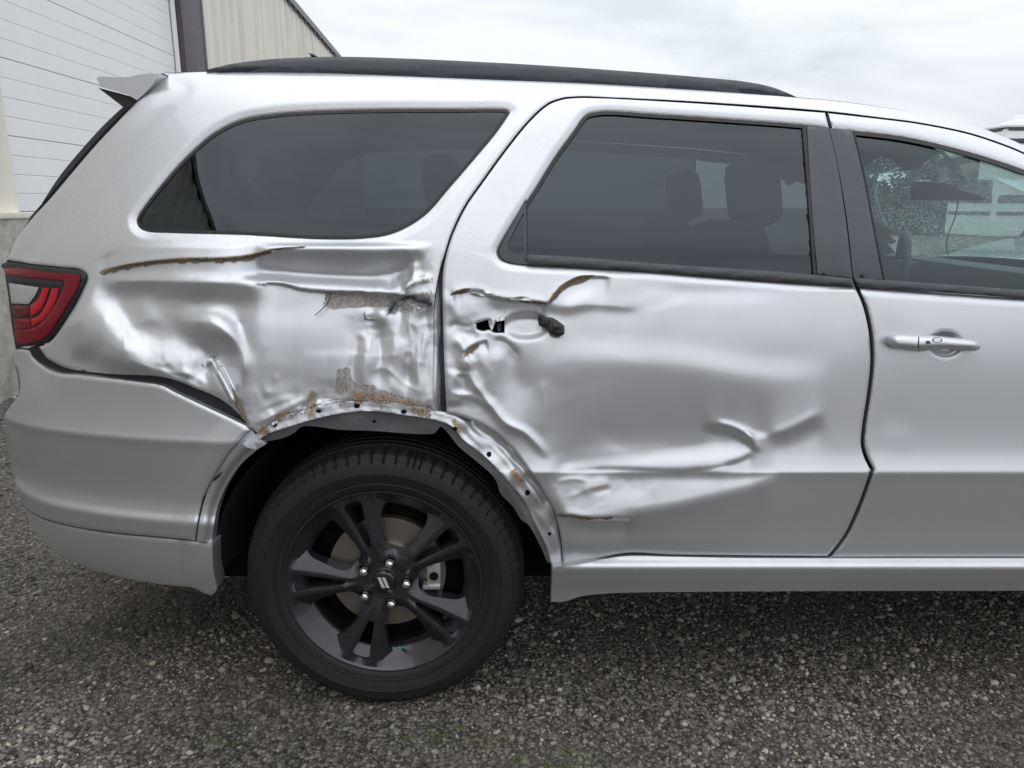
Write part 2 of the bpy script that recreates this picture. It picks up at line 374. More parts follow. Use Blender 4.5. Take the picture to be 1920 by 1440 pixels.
# sharp folds
for p, h, w_ in (([(190,527),(300,526),(420,529),(480,531)], 2.5, 7), ([(225,672),(235,640),(232,610),(215,590)], 3.0, 9), ([(232,668),(280,690),(340,700),(372,703)], 3.5, 8), ([(345,600),(400,607),(440,640),(446,672)], 3.0, 8), ([(450,640),(458,690),(448,735)], 2.2, 9), ([(470,800),(505,778),(545,757),(575,745)], 3.5, 6), ([(500,800),(530,786),(552,783)], -2.5, 5), ([(560,775),(590,752),(640,748)], -3.0, 5), ([(600,770),(615,750)], 2.5, 4), ([(640,662),(700,668),(760,664)], 1.6, 6), ([(690,612),(694,640),(688,668)], 3.5, 6), ([(718,600),(712,640),(718,690)], -3.0, 6), ([(760,590),(772,640),(768,700)], 3.5, 6), ([(795,600),(788,650),(794,720)], -3.5, 6), ([(690,700),(720,690),(760,720),(800,740)], 2.5, 6), ([(755,545),(775,515),(778,480)], 4, 6), ([(735,505),(770,512),(800,500)], -3, 6),
    ([(876,690),(892,722),(912,748),(945,790),(985,812),(1034,866)], 3.0, 6), ([(845,605),(880,612),(892,604)], -3, 6), ([(868,668),(884,690),(876,720)], 3.5, 6), ([(845,700),(862,720),(858,765)], 3.0, 7), ([(920,640),(945,640),(975,672)], -3, 6), ([(1338,790),(1372,797),(1402,812),(1420,832)], 3.0, 6), ([(1420,838),(1404,858),(1350,876),(1270,887)], -2.6, 5), ([(1424,818),(1480,804),(1545,770)], .6, 6), ([(1045,884),(1150,880),(1260,886),(1390,888)], -2.5, 6), ([(1020,570),(1060,574),(1120,572),(1200,580)], 1.8, 7), ([(1040,905),(1075,898),(1110,905)], 2.5, 5), ([(1060,935),(1110,915),(1150,905)], 2.0, 5), ([(1010,700),(1020,760),(1012,820)], 1.8, 14)):
    K(DISP, p, w_, h)
PF(SCRAPE, [(480,560),(700,600),(815,600),(815,745),(640,740),(480,730)], .9, 30); PF(SCRAPE, [(840,560),(1000,575),(1160,560),(1560,570),(1560,600),(1000,640),(840,650)], .7, 20); PF(SCRAPE, [(190,525),(480,530),(470,570),(200,560)], .6, 20); PF(SCRAPE, [(1000,640),(1600,650),(1600,700),(1000,700)], .3, 20)
# crumpled zones: ridged folds at three sizes
_cr = np.zeros((GH, GW)); _cr2 = np.zeros((GH, GW)); PF(_cr2, [(200,530),(480,545),(815,560),(815,760),(640,745),(480,780),(330,700),(200,650)], 1.0, 40); PF(_cr2, [(840,560),(1100,580),(1150,700),(1040,840),(960,800),(840,760)], .8, 40)
PF(_cr, [(680,520),(760,510),(815,515),(818,620),(800,700),(740,690),(690,640),(660,590)], 1.0, 26)
PF(_cr, [(455,790),(520,745),(620,728),(720,722),(815,735),(815,765),(640,745),(500,795)], .75, 22)
PF(_cr, [(290,680),(380,670),(450,690),(470,790),(420,745),(330,708)], .7, 20)
PF(_cr, [(836,545),(960,560),(1040,575),(960,640),(920,720),(960,800),(880,770),(838,770)], .6, 28)
PF(_cr, [(1040,890),(1180,885),(1250,905),(1150,950),(1050,960)], .4, 20)
PF(_cr, [(190,520),(480,530),(470,620),(330,690),(200,660)], .25, 30)
DISP += _cr * (2.8 * facet(52, 1, 25) + 1.5 * facet(30, 2, -35) - 1.0 * np.abs(vnoise(18, 3)))
DISP += _cr2 * 1.1 * facet(95, 5, 15)
# --- bare metal, sealant and thin dark lines
for p, w_, a in (([(186,511),(215,504),(250,497),(330,489),(400,487)], 3.2, 1.0), ([(400,487),(440,486),(470,481),(512,470)], 3.6, .9), ([(512,470),(570,464)], 1.4, .7)):
    S(RUST, p, w_, a, .05)
S(DARK, [(186,512),(250,499),(330,491),(440,488),(512,472)], 1.2, .55, .1)
PF(BARE, [(612,548,1),(740,556,1),(733,577,1),(690,576),(640,579),(628,582),(614,574)], .85, 4, False)
PF(BARE, [(735,566,1),(760,556),(815,545),(815,585),(790,588),(768,590),(735,582)], .55, 8)
PF(BARE, [(632,692),(652,688),(657,690,1),(660,712),(672,720),(702,722,1),(702,742,1),(650,745),(628,738)], .9, 3, False)
PF(BARE, [(580,734),(590,728),(590,750),(582,770),(576,770)], .7, 4)
for p, w_, a in (([(664,738),(690,742),(720,748),(770,757),(812,770)], 4.0, .85), ([(668,735),(672,760)], 6.5, .72), ([(690,745),(730,750)], 5, .5), ([(585,735),(588,752),(583,770),(585,788)], 4.5, .78), ([(516,796),(523,781),(545,776),(552,784)], 4.5, .8), ([(436,725),(444,750),(455,778),(468,798)], 3.0, .95), ([(486,814),(494,808),(500,814)], 6, .85), ([(770,770),(812,782)], 5, .75), ([(848,782),(856,800),(862,815)], 3.5, .85), ([(958,878),(970,892),(985,907)], 5.5, .8), ([(880,664),(890,652),(900,647)], 4, .9)):
    S(RUST, p, w_, a, .15); S(BARE, p, w_ * 1.7, a * .62, .15)
for p, w_, a in (([(858,549),(872,545),(886,545)], 3.4, 1.0), ([(950,563),(972,560),(985,566)], 2.6, .9), ([(1028,568),(1040,553),(1062,533),(1090,521),(1110,519)], 3.2, 1.0), ([(1044,967),(1075,969),(1120,973)], 1.8, .7)):
    S(RUST, p, w_, a, .12)
S(DARK, [(842,553),(858,550)], 1.5, .8, .1); S(DARK, [(480,533),(600,547),(700,551),(775,558)], 1.1, .5, .1)
S(DARK, [(612,550),(606,575),(592,590)], .9, .9, .1); S(DARK, [(383,681),(398,676),(412,680),(424,700),(436,728)], 1.1, .7, .1)
S(DARK, [(690,598),(705,600)], 1.3, .7, .1)
for a0, b0 in (((1290,568), (1340,567)), ((1360,574), (1440,573)), ((838,618), (880,620)), ((838,622), (870,625)), ((640,553), (730,560)), ((1860,575), (1900,586)), ((1866,580), (1910,594))):
    S(DARK, [a0, b0], .7, .42, .2)

for _ in range(34):                                     # smaller flecks of sealant and scuffed primer along the arch
    x = _r.uniform(490, 1030); y = np.interp(x, [480, 550, 650, 760, 840, 913, 982, 1037], [812, 780, 756, 766, 786, 820, 890, 990]) + _r.normal(0, 8)
    G(RUST if _r.random() < .6 else BARE, x, y, _r.uniform(2, 6), _r.uniform(1.5, 4), _r.uniform(-60, 60), _r.uniform(.45, .8))
PF(BARE, [(700,724),(740,735),(790,748),(812,752),(812,768),(760,756),(700,745)], .48, 8); PF(BARE, [(600,548),(615,546),(625,590),(690,598),(740,590),(740,600),(680,606),(612,590)], .35, 8)
def integrate(sl, lam=0.06, L=420.0):
    """least-squares relief whose downhill slope is sl (FFT)"""
    ph, pw = GH * 2, GW * 2
    A = np.zeros((ph, pw)); A[GH // 2:GH // 2 + GH, GW // 2:GW // 2 + GW] = sl
    ky = np.fft.fftfreq(ph, GS)[:, None] * 2 * np.pi; kx = np.fft.fftfreq(pw, GS)[None, :] * 2 * np.pi
    D = -1j * ky * np.fft.fft2(A) / (ky ** 2 + lam * kx ** 2 + (2 * np.pi / L) ** 2)
    return np.real(np.fft.ifft2(D))[GH // 2:GH // 2 + GH, GW // 2:GW // 2 + GW]
DMG = integrate(SLOPE) / 735.0 + DISP / 1000.0         # metres, outwards
# nothing is bent along the window frames, at the tail light and in front of the front door
_keep = np.ones((GH, GW))
_keep *= sm((gy - np.interp(gx, [-80, 150, 240, 830, 900, 1000, 1600, 1900], [500, 496, 452, 452, 470, 497, 536, 560])) / 14)
_keep *= sm((gx - np.interp(gy, [400, 520, 640, 700, 1200], [165, 165, 90, 60, 0])) / 40)
_keep *= sm((1900 - gx) / 150)
_keep *= sm((1050 - gy) / 40)
DMG *= _keep * 1.22
def sample(A, px, py):
    fx = np.clip((np.asarray(px) - GX0) / GS, 0, GW - 1.001); fy = np.clip((np.asarray(py) - GY0) / GS, 0, GH - 1.001)
    i = fx.astype(int); j = fy.astype(int); a = fx - i; b = fy - j
    return (A[j, i] * (1 - a) + A[j, i + 1] * a) * (1 - b) + (A[j + 1, i] * (1 - a) + A[j + 1, i + 1] * a) * b
def skin(px, py, off=0.0, dmg=True):
    y = base_y(px, py)
    if dmg: y = y - sample(DMG, px, py)
    return at(px, py, y + off)

def cdt_fill(loops, sp):
    x0, y0 = loops[0].min(0); x1, y1 = loops[0].max(0)
    X, Yg = np.meshgrid(np.arange(x0, x1, sp), np.arange(y0, y1, sp))
    X = X + np.where((np.arange(X.shape[0]) % 2)[:, None] == 1, sp * 0.5, 0)
    X = X.ravel(); Yg = Yg.ravel(); k = inside(loops[0], X, Yg)
    for h in loops[1:]: k &= ~inside(h, X, Yg)
    X, Yg = X[k], Yg[k]; dist = np.full(X.shape, 1e9)
    for l in loops: dist = np.minimum(dist, pdist(l, X, Yg)[0])
    k = dist > sp * 0.55; edges = []; o = 0
    for l in loops:
        n = len(l); edges += [(o + i, o + (i + 1) % n) for i in range(n)]; o += n
    P2 = np.concatenate(list(loops) + [np.stack([X[k], Yg[k]], -1)])
    vo, _, fo, _, _, _ = delaunay_2d_cdt([Vector(p) for p in P2], edges, [], 0, sp * 1e-6)
    V2 = np.array([v[:] for v in vo]); T = np.array([f for f in fo if len(f) == 3], int)
    c = V2[T].mean(1); k = inside(loops[0], c[:, 0], c[:, 1])
    for h in loops[1:]: k &= ~inside(h, c[:, 0], c[:, 1])
    T = T[k]
    a = V2[T]; cr_ = (a[:, 1, 0]-a[:, 0, 0])*(a[:, 2, 1]-a[:, 0, 1]) - (a[:, 1, 1]-a[:, 0, 1])*(a[:, 2, 0]-a[:, 0, 0])
    return V2, np.where((cr_ > 0)[:, None], T[:, ::-1], T)
def rim_edges(T, n0):
    E = np.concatenate([T[:, [0, 1]], T[:, [1, 2]], T[:, [2, 0]]])
    key = np.sort(E, 1); ky = key[:, 0].astype(np.int64) * (n0 + 1) + key[:, 1]
    u, inv, cnt = np.unique(ky, return_inverse=True, return_counts=True)
    return E[cnt[inv] == 1]
def panel(name, outline, holes=(), sp=4.0, off=0.0, mat=None, parent=None, flange=0.014, dmg=True, hem=0.0, hemw=5.0, extra=None, wear=False, mirror=False, back=False, depth=None):
    """a sheet lying on the body side, bounded by outline, with folded-back edges"""
    loops = [np.asarray(outline, float)] + [np.asarray(h, float) for h in holes]
    V2, T = cdt_fill(loops, sp)
    px, py = V2[:, 0], V2[:, 1]
    if depth is not None: yv = depth(px, py) if callable(depth) else np.full(px.shape, float(depth))
    else:
        yv = base_y(px, py)
        if dmg: yv = yv - sample(DMG, px, py)
    yv = yv + off
    if hem or extra is not None:
        dist = np.full(px.shape, 1e9)
        for l in loops: dist = np.minimum(dist, pdist(l, px, py)[0])
        if hem: yv = yv + hem * np.clip(1 - dist / hemw, 0, 1) ** 2
        if extra is not None: yv = yv + extra(px, py)
    V = at(px, py, yv)
    Q = np.zeros((0, 4), int); n0 = len(V); PX, PY = px, py
    if flange:
        E = rim_edges(T, n0)
        bv = np.unique(E); mp_ = -np.ones(n0, int); mp_[bv] = np.arange(len(bv))
        A = V[bv]; B = A + np.array([0, flange, 0])
        V = np.concatenate([V, A, B]); PX = np.concatenate([px, px[bv], px[bv]]); PY = np.concatenate([py, py[bv], py[bv]])
        e0 = mp_[E[:, 0]] + n0; e1 = mp_[E[:, 1]] + n0; nb = len(bv)
        Q = np.stack([e1, e0, e0 + nb, e1 + nb], -1)
        if back:
            bk = np.arange(n0) + len(V); V = np.concatenate([V, V[:n0] + np.array([0, flange, 0])])
            PX = np.concatenate([PX, px]); PY = np.concatenate([PY, py])
            T = np.concatenate([T, T[:, ::-1] + bk[0]])
    if mirror:
        V = V * np.array([1, -1, 1]) + np.array([0, 2 * YC, 0]); T = T[:, ::-1]; Q = Q[:, ::-1]
    me = mesh_np(name, V, T, Q)
    if wear:
        at_ = me.attributes.new('wear', 'FLOAT_COLOR', 'POINT')
        C = np.stack([sample(RUST, PX, PY), sample(BARE, PX, PY), sample(DARK, PX, PY), np.ones(len(PX))], -1).astype(np.float32)
        at_.data.foreach_set('color', np.clip(C, 0, 1).ravel())
        me.attributes.new('scrape', 'FLOAT', 'POINT').data.foreach_set('value', np.clip(sample(SCRAPE, PX, PY), 0, 1).astype(np.float32))
    return add(name, me, mat, parent)

# ------------------------------------------------------------------ materials
class NB:
    """small node builder"""
    def __init__(s, name):
        s.m = bpy.data.materials.new(name); s.m.use_nodes = True; s.t = s.m.node_tree; s.t.nodes.clear()
        s.out = s.t.nodes.new('ShaderNodeOutputMaterial')
    def n(s, typ, ins=None, **kw):
        x = s.t.nodes.new('ShaderNode' + typ)
        for k, v in kw.items(): setattr(x, k, v)
        for k, v in (ins or {}).items(): s.set(x.inputs[k], v)
        return x
    def set(s, inp, v):
        if isinstance(v, bpy.types.NodeSocket): s.t.links.new(v, inp)
        elif isinstance(v, bpy.types.Node): s.t.links.new(v.outputs[0], inp)
        else: inp.default_value = v
    def co(s): return s.n('TexCoord').outputs['Object']
    def noise(s, scale, detail=3, rough=0.5, vec=None, dist=0.0):
        return s.n('TexNoise', {'Vector': vec or s.co(), 'Scale': scale, 'Detail': detail, 'Roughness': rough, 'Distortion': dist}).outputs[0]
    def ramp(s, v, p0, p1, c0=(0, 0, 0, 1), c1=(1, 1, 1, 1)):
        r = s.n('ValToRGB', {0: v}); e = r.color_ramp.elements
        e[0].position = p0; e[0].color = c0; e[1].position = p1; e[1].color = c1
        return r.outputs[0]
    def math(s, op, a, b=0.0, c=None, clamp=False):
        x = s.n('Math', {0: a, 1: b}, operation=op, use_clamp=clamp)
        if c is not None: s.set(x.inputs[2], c)
        return x.outputs[0]
    def mix(s, f, a, b):
        x = s.n('Mix', data_type='RGBA'); s.set(x.inputs[0], f); s.set(x.inputs[6], a); s.set(x.inputs[7], b); return x.outputs[2]
    def mixf(s, f, a, b):
        x = s.n('Mix', data_type='FLOAT'); s.set(x.inputs[0], f); s.set(x.inputs[2], a); s.set(x.inputs[3], b); return x.outputs[0]
    def bump(s, h, strength, dist=0.001, normal=None):
        ins = {'Height': h, 'Strength': strength, 'Distance': dist}
        if normal is not None: ins['Normal'] = normal
        return s.n('Bump', ins).outputs[0]
    def bsdf(s, **kw):
        p = s.n('BsdfPrincipled')
        for k, v in kw.items(): s.set(p.inputs[k.replace('_', ' ')], v)
        s.t.links.new(p.outputs[0], s.out.inputs[0]); return p
def c4(r, g, b): return (r, g, b, 1)
def drops(b, scale, lo, hi, zmask=None):
    """little rain beads as relief"""
    v = b.n('TexVoronoi', {'Vector': b.co(), 'Scale': scale, 'Randomness': 1.0})
    cell = b.n('SeparateColor', {0: v.outputs['Color']})
    rad = b.math('MULTIPLY_ADD', cell.outputs[0], hi - lo, lo)
    h = b.math('SUBTRACT', 1.0, b.math('DIVIDE', v.outputs['Distance'], rad), clamp=True)
    h = b.math('POWER', h, 0.5)
    gate = b.ramp(b.noise(9, 2), 0.36, 0.58)
    h = b.math('MULTIPLY', h, b.math('GREATER_THAN', cell.outputs[1], 0.35))
    h = b.math('MULTIPLY', h, gate)
    if zmask: 
        z = b.n('SeparateXYZ', {0: b.co()}).outputs[2]
        h = b.math('MULTIPLY', h, b.n('MapRange', {0: z, 1: zmask[0], 2: zmask[1]}).outputs[0])
    return h
def mat_paint():
    b = NB('silver_paint')
    at_ = b.n('Attribute', attribute_name='wear'); sp = b.n('SeparateColor', {0: at_.outputs['Color']})
    jit = b.math('SUBTRACT', b.noise(150, 7, 0.72), 0.5)
    def mask(ch, k=1.5): return b.ramp(b.math('MULTIPLY_ADD', jit, k, sp.outputs[ch]), 0.44, 0.56)
    rust, bare, dark = mask(0), mask(1), mask(2)
    fl = b.noise(2600, 1); col = b.mix(b.ramp(fl, 0.35, 0.65), c4(.545, .557, .585), c4(.62, .632, .66))
    film = b.ramp(b.noise(3.2, 5, 0.6), 0.42, 0.75)
    col = b.mix(b.math('MULTIPLY', film, 0.14), col, c4(.36, .345, .32))
    col = b.mix(b.math('MULTIPLY', b.ramp(b.noise(330, 3, .6), .70, .74), .35), col, c4(.16, .15, .14))
    rcol = b.mix(b.ramp(b.noise(160, 5, 0.7), 0.38, 0.62), c4(.16, .10, .055), c4(.50, .37, .24))
    bcol = b.mix(b.ramp(b.noise(120, 4, 0.6), 0.35, 0.65), c4(.22, .205, .195), c4(.40, .375, .35))
    col = b.mix(bare, col, bcol); col = b.mix(rust, col, rcol); col = b.mix(dark, col, c4(.02, .02, .024))
    br = b.math('MAXIMUM', rust, dark)
    met = b.math('SUBTRACT', 0.72, b.math('MAXIMUM', b.math('MULTIPLY', br, 0.66), b.math('MULTIPLY', bare, 0.45)))
    ro = b.mixf(b.math('MAXIMUM', br, bare), b.math('MULTIPLY_ADD', film, 0.06, 0.40), 0.6)
    h = drops(b, 190, 0.16, 0.42, (1.12, 1.30))
    n1 = b.bump(h, 0.55, 0.0012)
    n2 = b.bump(b.math('MULTIPLY', b.math('MAXIMUM', rust, bare), b.noise(240, 4)), 0.5, 0.002, n1)
    mpv = b.n('Mapping', {'Vector': b.co(), 'Scale': (7, 7, 330)}).outputs[0]      # fine drag marks left by the impact
    scr = b.math('MULTIPLY', b.ramp(b.noise(1.0, 5, 0.7, mpv), 0.50, 0.72), b.math('MULTIPLY', b.n('Attribute', attribute_name='scrape').outputs['Fac'], b.ramp(b.noise(11, 3), .38, .62)))
    n2 = b.bump(scr, 0.22, 0.0006, n2)
    col = b.mix(b.math('MULTIPLY', scr, 0.22), col, c4(.40, .40, .40))
    ro = b.math('MULTIPLY_ADD', scr, 0.12, ro)
    n2 = b.bump(b.noise(900, 2), 0.05, 0.0004, n2)                                  # orange peel
    b.bsdf(Base_Color=col, Metallic=met, Roughness=ro, Coat_Weight=b.math('SUBTRACT', 0.75, b.math('MULTIPLY', b.math('MAXIMUM', br, bare), 0.75)), Coat_Roughness=0.05, Normal=n2)
    return b.m
def mat_plain(name, col, rough=0.5, metal=0.0, nscale=None, namt=0.25, bump=0.0, bscale=200, coat=0.0, spec=0.5, wet=False):
    b = NB(name); c = c4(*col)
    if nscale:
        k = tuple(max(0, v * (1 - namt)) for v in col); k2 = tuple(min(1, v * (1 + namt)) for v in col)
        c = b.mix(b.noise(nscale, 5, 0.6), c4(*k), c4(*k2))
    kw = dict(Base_Color=c, Roughness=rough, Metallic=metal, Coat_Weight=coat, Specular_IOR_Level=spec)
    if nscale: kw['Roughness'] = b.math('MULTIPLY_ADD', b.noise(nscale * 1.7, 4), 0.2, rough - 0.1)
    if wet:
        kw['Normal'] = b.bump(drops(b, 230, 0.2, 0.5), 0.6, 0.0012)
    elif bump: kw['Normal'] = b.bump(b.noise(bscale, 4, 0.6), bump, 0.002)
    b.bsdf(**kw); return b.m
def mat_glass(name, tint, wet=True, dens=0.35, extra_drops=False):
    b = NB(name)
    nrm = b.bump(drops(b, 150, 0.05, 0.22), 0.35, 0.0008) if wet else None
    fr = b.n('Fresnel', {'IOR': 1.62}); gl = b.n('BsdfGlossy', {'Color': c4(.84, .93, 1), 'Roughness': 0.015})
    if nrm is not None: b.set(fr.inputs['Normal'], nrm); b.set(gl.inputs['Normal'], nrm)
    tr = b.n('BsdfTransparent', {'Color': c4(*tint)})
    last = tr
    if extra_drops:                                   # rain on the outside of the windscreen
        v = b.n('TexVoronoi', {'Vector': b.co(), 'Scale': 240.0})
        cell = b.n('SeparateColor', {0: v.outputs['Color']})
        m = b.math('MULTIPLY', b.math('LESS_THAN', v.outputs['Distance'], b.math('MULTIPLY_ADD', cell.outputs[0], 0.35, 0.12)), b.ramp(b.noise(8, 3), 0.30, 0.55))
        df = b.n('BsdfTranslucent', {'Color': c4(.80, .92, .88)})
        d2 = b.n('BsdfTransparent', {'Color': c4(.10, .12, .12)})
        sel = b.n('MixShader', {0: b.math('GREATER_THAN', cell.outputs[1], 0.5), 1: df, 2: d2})
        last = b.n('MixShader', {0: b.math('MULTIPLY', m, 0.75), 1: tr, 2: sel})
    mx = b.n('MixShader', {0: fr, 1: last, 2: gl})
    b.t.links.new(mx.outputs[0], b.out.inputs[0]); return b.m
M = {}
M['paint'] = mat_paint()
M['glass_dark'] = mat_glass('privacy_glass', (.125, .14, .16))
M['glass_clear'] = mat_glass('green_tinted_glass', (.62, .76, .71))
M['glass_screen'] = mat_glass('windscreen_glass', (.72, .86, .81), extra_drops=True, wet=False)
M['trim'] = mat_plain('satin_black_trim', (.038, .042, .050), .32, nscale=40, namt=.15, wet=True)
M['gloss'] = mat_plain('gloss_black', (.014, .016, .022), .12, coat=.4)
M['pillar'] = mat_plain('dark_pillar_film', (.042, .048, .062), .28, nscale=30, namt=.1)
M['seal'] = mat_plain('black_rubber_seal', (.010, .010, .012), .55)
M['black'] = mat_plain('black_plastic', (.016, .016, .018), .55, nscale=60, bump=.3)
M['liner'] = mat_plain('felt_wheel_liner', (.020, .020, .022), .95, nscale=300, namt=.6, bump=.8, bscale=500, spec=.2)
M['linerlip'] = mat_plain('grey_felt_liner_edge', (.20, .20, .215), .95, nscale=260, namt=.7, bump=.9, bscale=420, spec=.2)
M['void'] = mat_plain('unlit_black', (.006, .006, .007), .9, spec=.1)  # near-black standing in for the shade in holes and gaps
M['tyre'] = mat_plain('tyre_rubber', (.0125, .012, .0118), .62, nscale=18, namt=.35, bump=.35, bscale=260, spec=.35)
M['rim'] = mat_plain('dark_alloy', (.028, .029, .034), .26, metal=.35, nscale=25, namt=.2, coat=.35)
M['disc'] = mat_plain('brake_disc_steel', (.24, .21, .175), .42, metal=.8, nscale=30, namt=.25)
M['steel'] = mat_plain('bare_steel', (.42, .42, .42), .35, metal=.9, nscale=40, namt=.3)
M['nut'] = mat_plain('chrome_nut', (.78, .77, .74), .16, metal=1.0)
M['caliper'] = mat_plain('zinc_caliper', (.55, .56, .54), .35, metal=.75, nscale=50, namt=.25)
M['badge'] = mat_plain('silver_badge', (.80, .81, .82), .3, metal=.5)
M['cap'] = mat_plain('cap_black', (.010, .010, .012), .2, coat=.5)
M['red'] = mat_plain('red_lens', (.16, .002, .010), .18, spec=.3)
M['redbright'] = mat_plain('bright_red_lens', (.38, .002, .013), .2, spec=.3)
M['reddark'] = mat_plain('smoked_red_lens', (.085, .003, .008), .18, spec=.3)
M['clearlens'] = mat_plain('grey_clear_lens', (.34, .35, .33), .3, spec=.3, bump=.2, bscale=500)
M['interior'] = mat_plain('dark_cabin_trim', (.040, .042, .046), .7, nscale=90, bump=.2)
M['head'] = mat_plain('grey_headliner', (.07, .073, .077), .9, nscale=200)
M['seat'] = mat_plain('black_seat_fabric', (.022, .022, .025), .85, nscale=120, bump=.3)
M['rustlip'] = mat_plain('torn_brown_edge', (.19, .145, .095), .8, nscale=140, namt=.7, bump=.8, bscale=300)
M['ragged'] = mat_plain('torn_bare_sheet', (.55, .55, .55), .4, metal=.8, nscale=90, namt=.35, bump=.4, bscale=180)
M['valve'] = mat_plain('green_valve_cap', (.03, .22, .17), .3)
M['scratch'] = mat_plain('dark_scratch', (.12, .12, .12), .7)
# setting
M['door_white'] = mat_plain('white_door_paint', (.85, .855, .855), .42, nscale=3, namt=.04, bump=.08, bscale=90)
M['brown'] = mat_plain('brown_steel_jamb', (.075, .055, .066), .5, nscale=9, namt=.2)
M['galv'] = mat_plain('weathered_roof_trim', (.20, .21, .22), .5, metal=.5, nscale=9, namt=.4)
def mat_corr():
    b = NB('cream_corrugated_steel'); co = b.co()
    mp_ = b.n('Mapping', {'Vector': co, 'Scale': (1, 1, .12)}).outputs[0]
    st = b.ramp(b.noise(5, 6, .65, mp_), .42, .75)
    col = b.mix(st, c4(.78, .745, .66), c4(.60, .56, .475))
    sp = b.ramp(b.noise(16, 3, .5), .70, .76); col = b.mix(b.math('MULTIPLY', sp, .5), col, c4(.22, .19, .15))
    b.bsdf(Base_Color=col, Roughness=.5, Specular_IOR_Level=.4); return b.m
M['corr'] = mat_corr()
def mat_concrete():
    b = NB('stained_concrete'); n = b.noise(7, 8, .7); c = b.mix(b.ramp(n, .35, .7), c4(.27, .255, .225), c4(.50, .48, .44))
    c = b.mix(b.math('MULTIPLY', b.ramp(b.noise(38, 4, .7), .58, .68), .6), c, c4(.10, .095, .09))
    b.bsdf(Base_Color=c, Roughness=.85, Normal=b.bump(b.noise(40, 8, .7), .5, .006)); return b.m
M['concrete'] = mat_concrete()
def mat_ground():
    b = NB('worn_tar_and_chip'); co = b.co()
    v = b.n('TexVoronoi', {'Vector': co, 'Scale': 85.0}); v2 = b.n('TexVoronoi', {'Vector': co, 'Scale': 190.0})
    cell = b.n('SeparateColor', {0: v.outputs['Color']})
    col = b.ramp(cell.outputs[0], .1, .98, c4(.042, .036, .030), c4(.27, .235, .195))
    edge = b.ramp(v.outputs['Distance'], .35, .75); col = b.mix(edge, col, c4(.020, .019, .018))
    big = b.noise(1.1, 4, .6); col = b.mix(b.math('MULTIPLY', b.ramp(big, .42, .68), .6), col, c4(.085, .070, .055))
    sand = b.ramp(b.noise(.55, 5, .6), .60, .72); col = b.mix(b.math('MULTIPLY', sand, .5), col, c4(.20, .165, .115))
    h = b.math('ADD', b.math('SUBTRACT', 1.0, v.outputs['Distance']), b.math('MULTIPLY', v2.outputs['Distance'], -.4))
    b.bsdf(Base_Color=col, Roughness=b.math('MULTIPLY_ADD', big, .4, .45), Normal=b.bump(h, 1.0, .006)); return b.m
M['ground'] = mat_ground()
def mat_stone():
    b = NB('stone_chips'); a = b.n('Attribute', attribute_name='tone')
    c = b.mix(b.math('MULTIPLY', b.noise(420, 3), .7), a.outputs['Color'], c4(.03, .028, .026))
    b.bsdf(Base_Color=c, Roughness=.62, Specular_IOR_Level=.45); return b.m
M['stone'] = mat_stone()
M['rv'] = mat_plain('white_gelcoat', (.78, .79, .80), .3, nscale=2, namt=.05)
M['rvdark'] = mat_plain('dark_stripe', (.05, .055, .065), .3)
M['moss'] = mat_plain('moss', (.055, .085, .018), .95, nscale=80, namt=.6)
M['leaf'] = mat_plain('dull_foliage', (.045, .060, .040), .9, nscale=3, namt=.4)
M['bark'] = mat_plain('bark', (.06, .05, .045), .9, nscale=10)
M['blue'] = mat_plain('blue_steel_door', (.02, .06, .20), .4, nscale=4)
# ------------------------------------------------------------------ the ground and its loose chippings
gm = mesh_np('ground', [(-300, -300, 0), (300, -300, 0), (300, 300, 0), (-300, 300, 0)], None, [(0, 1, 2, 3)])
tag(add('ground', gm, M['ground']), 'dark worn tar-and-chip yard surface', kind='structure')

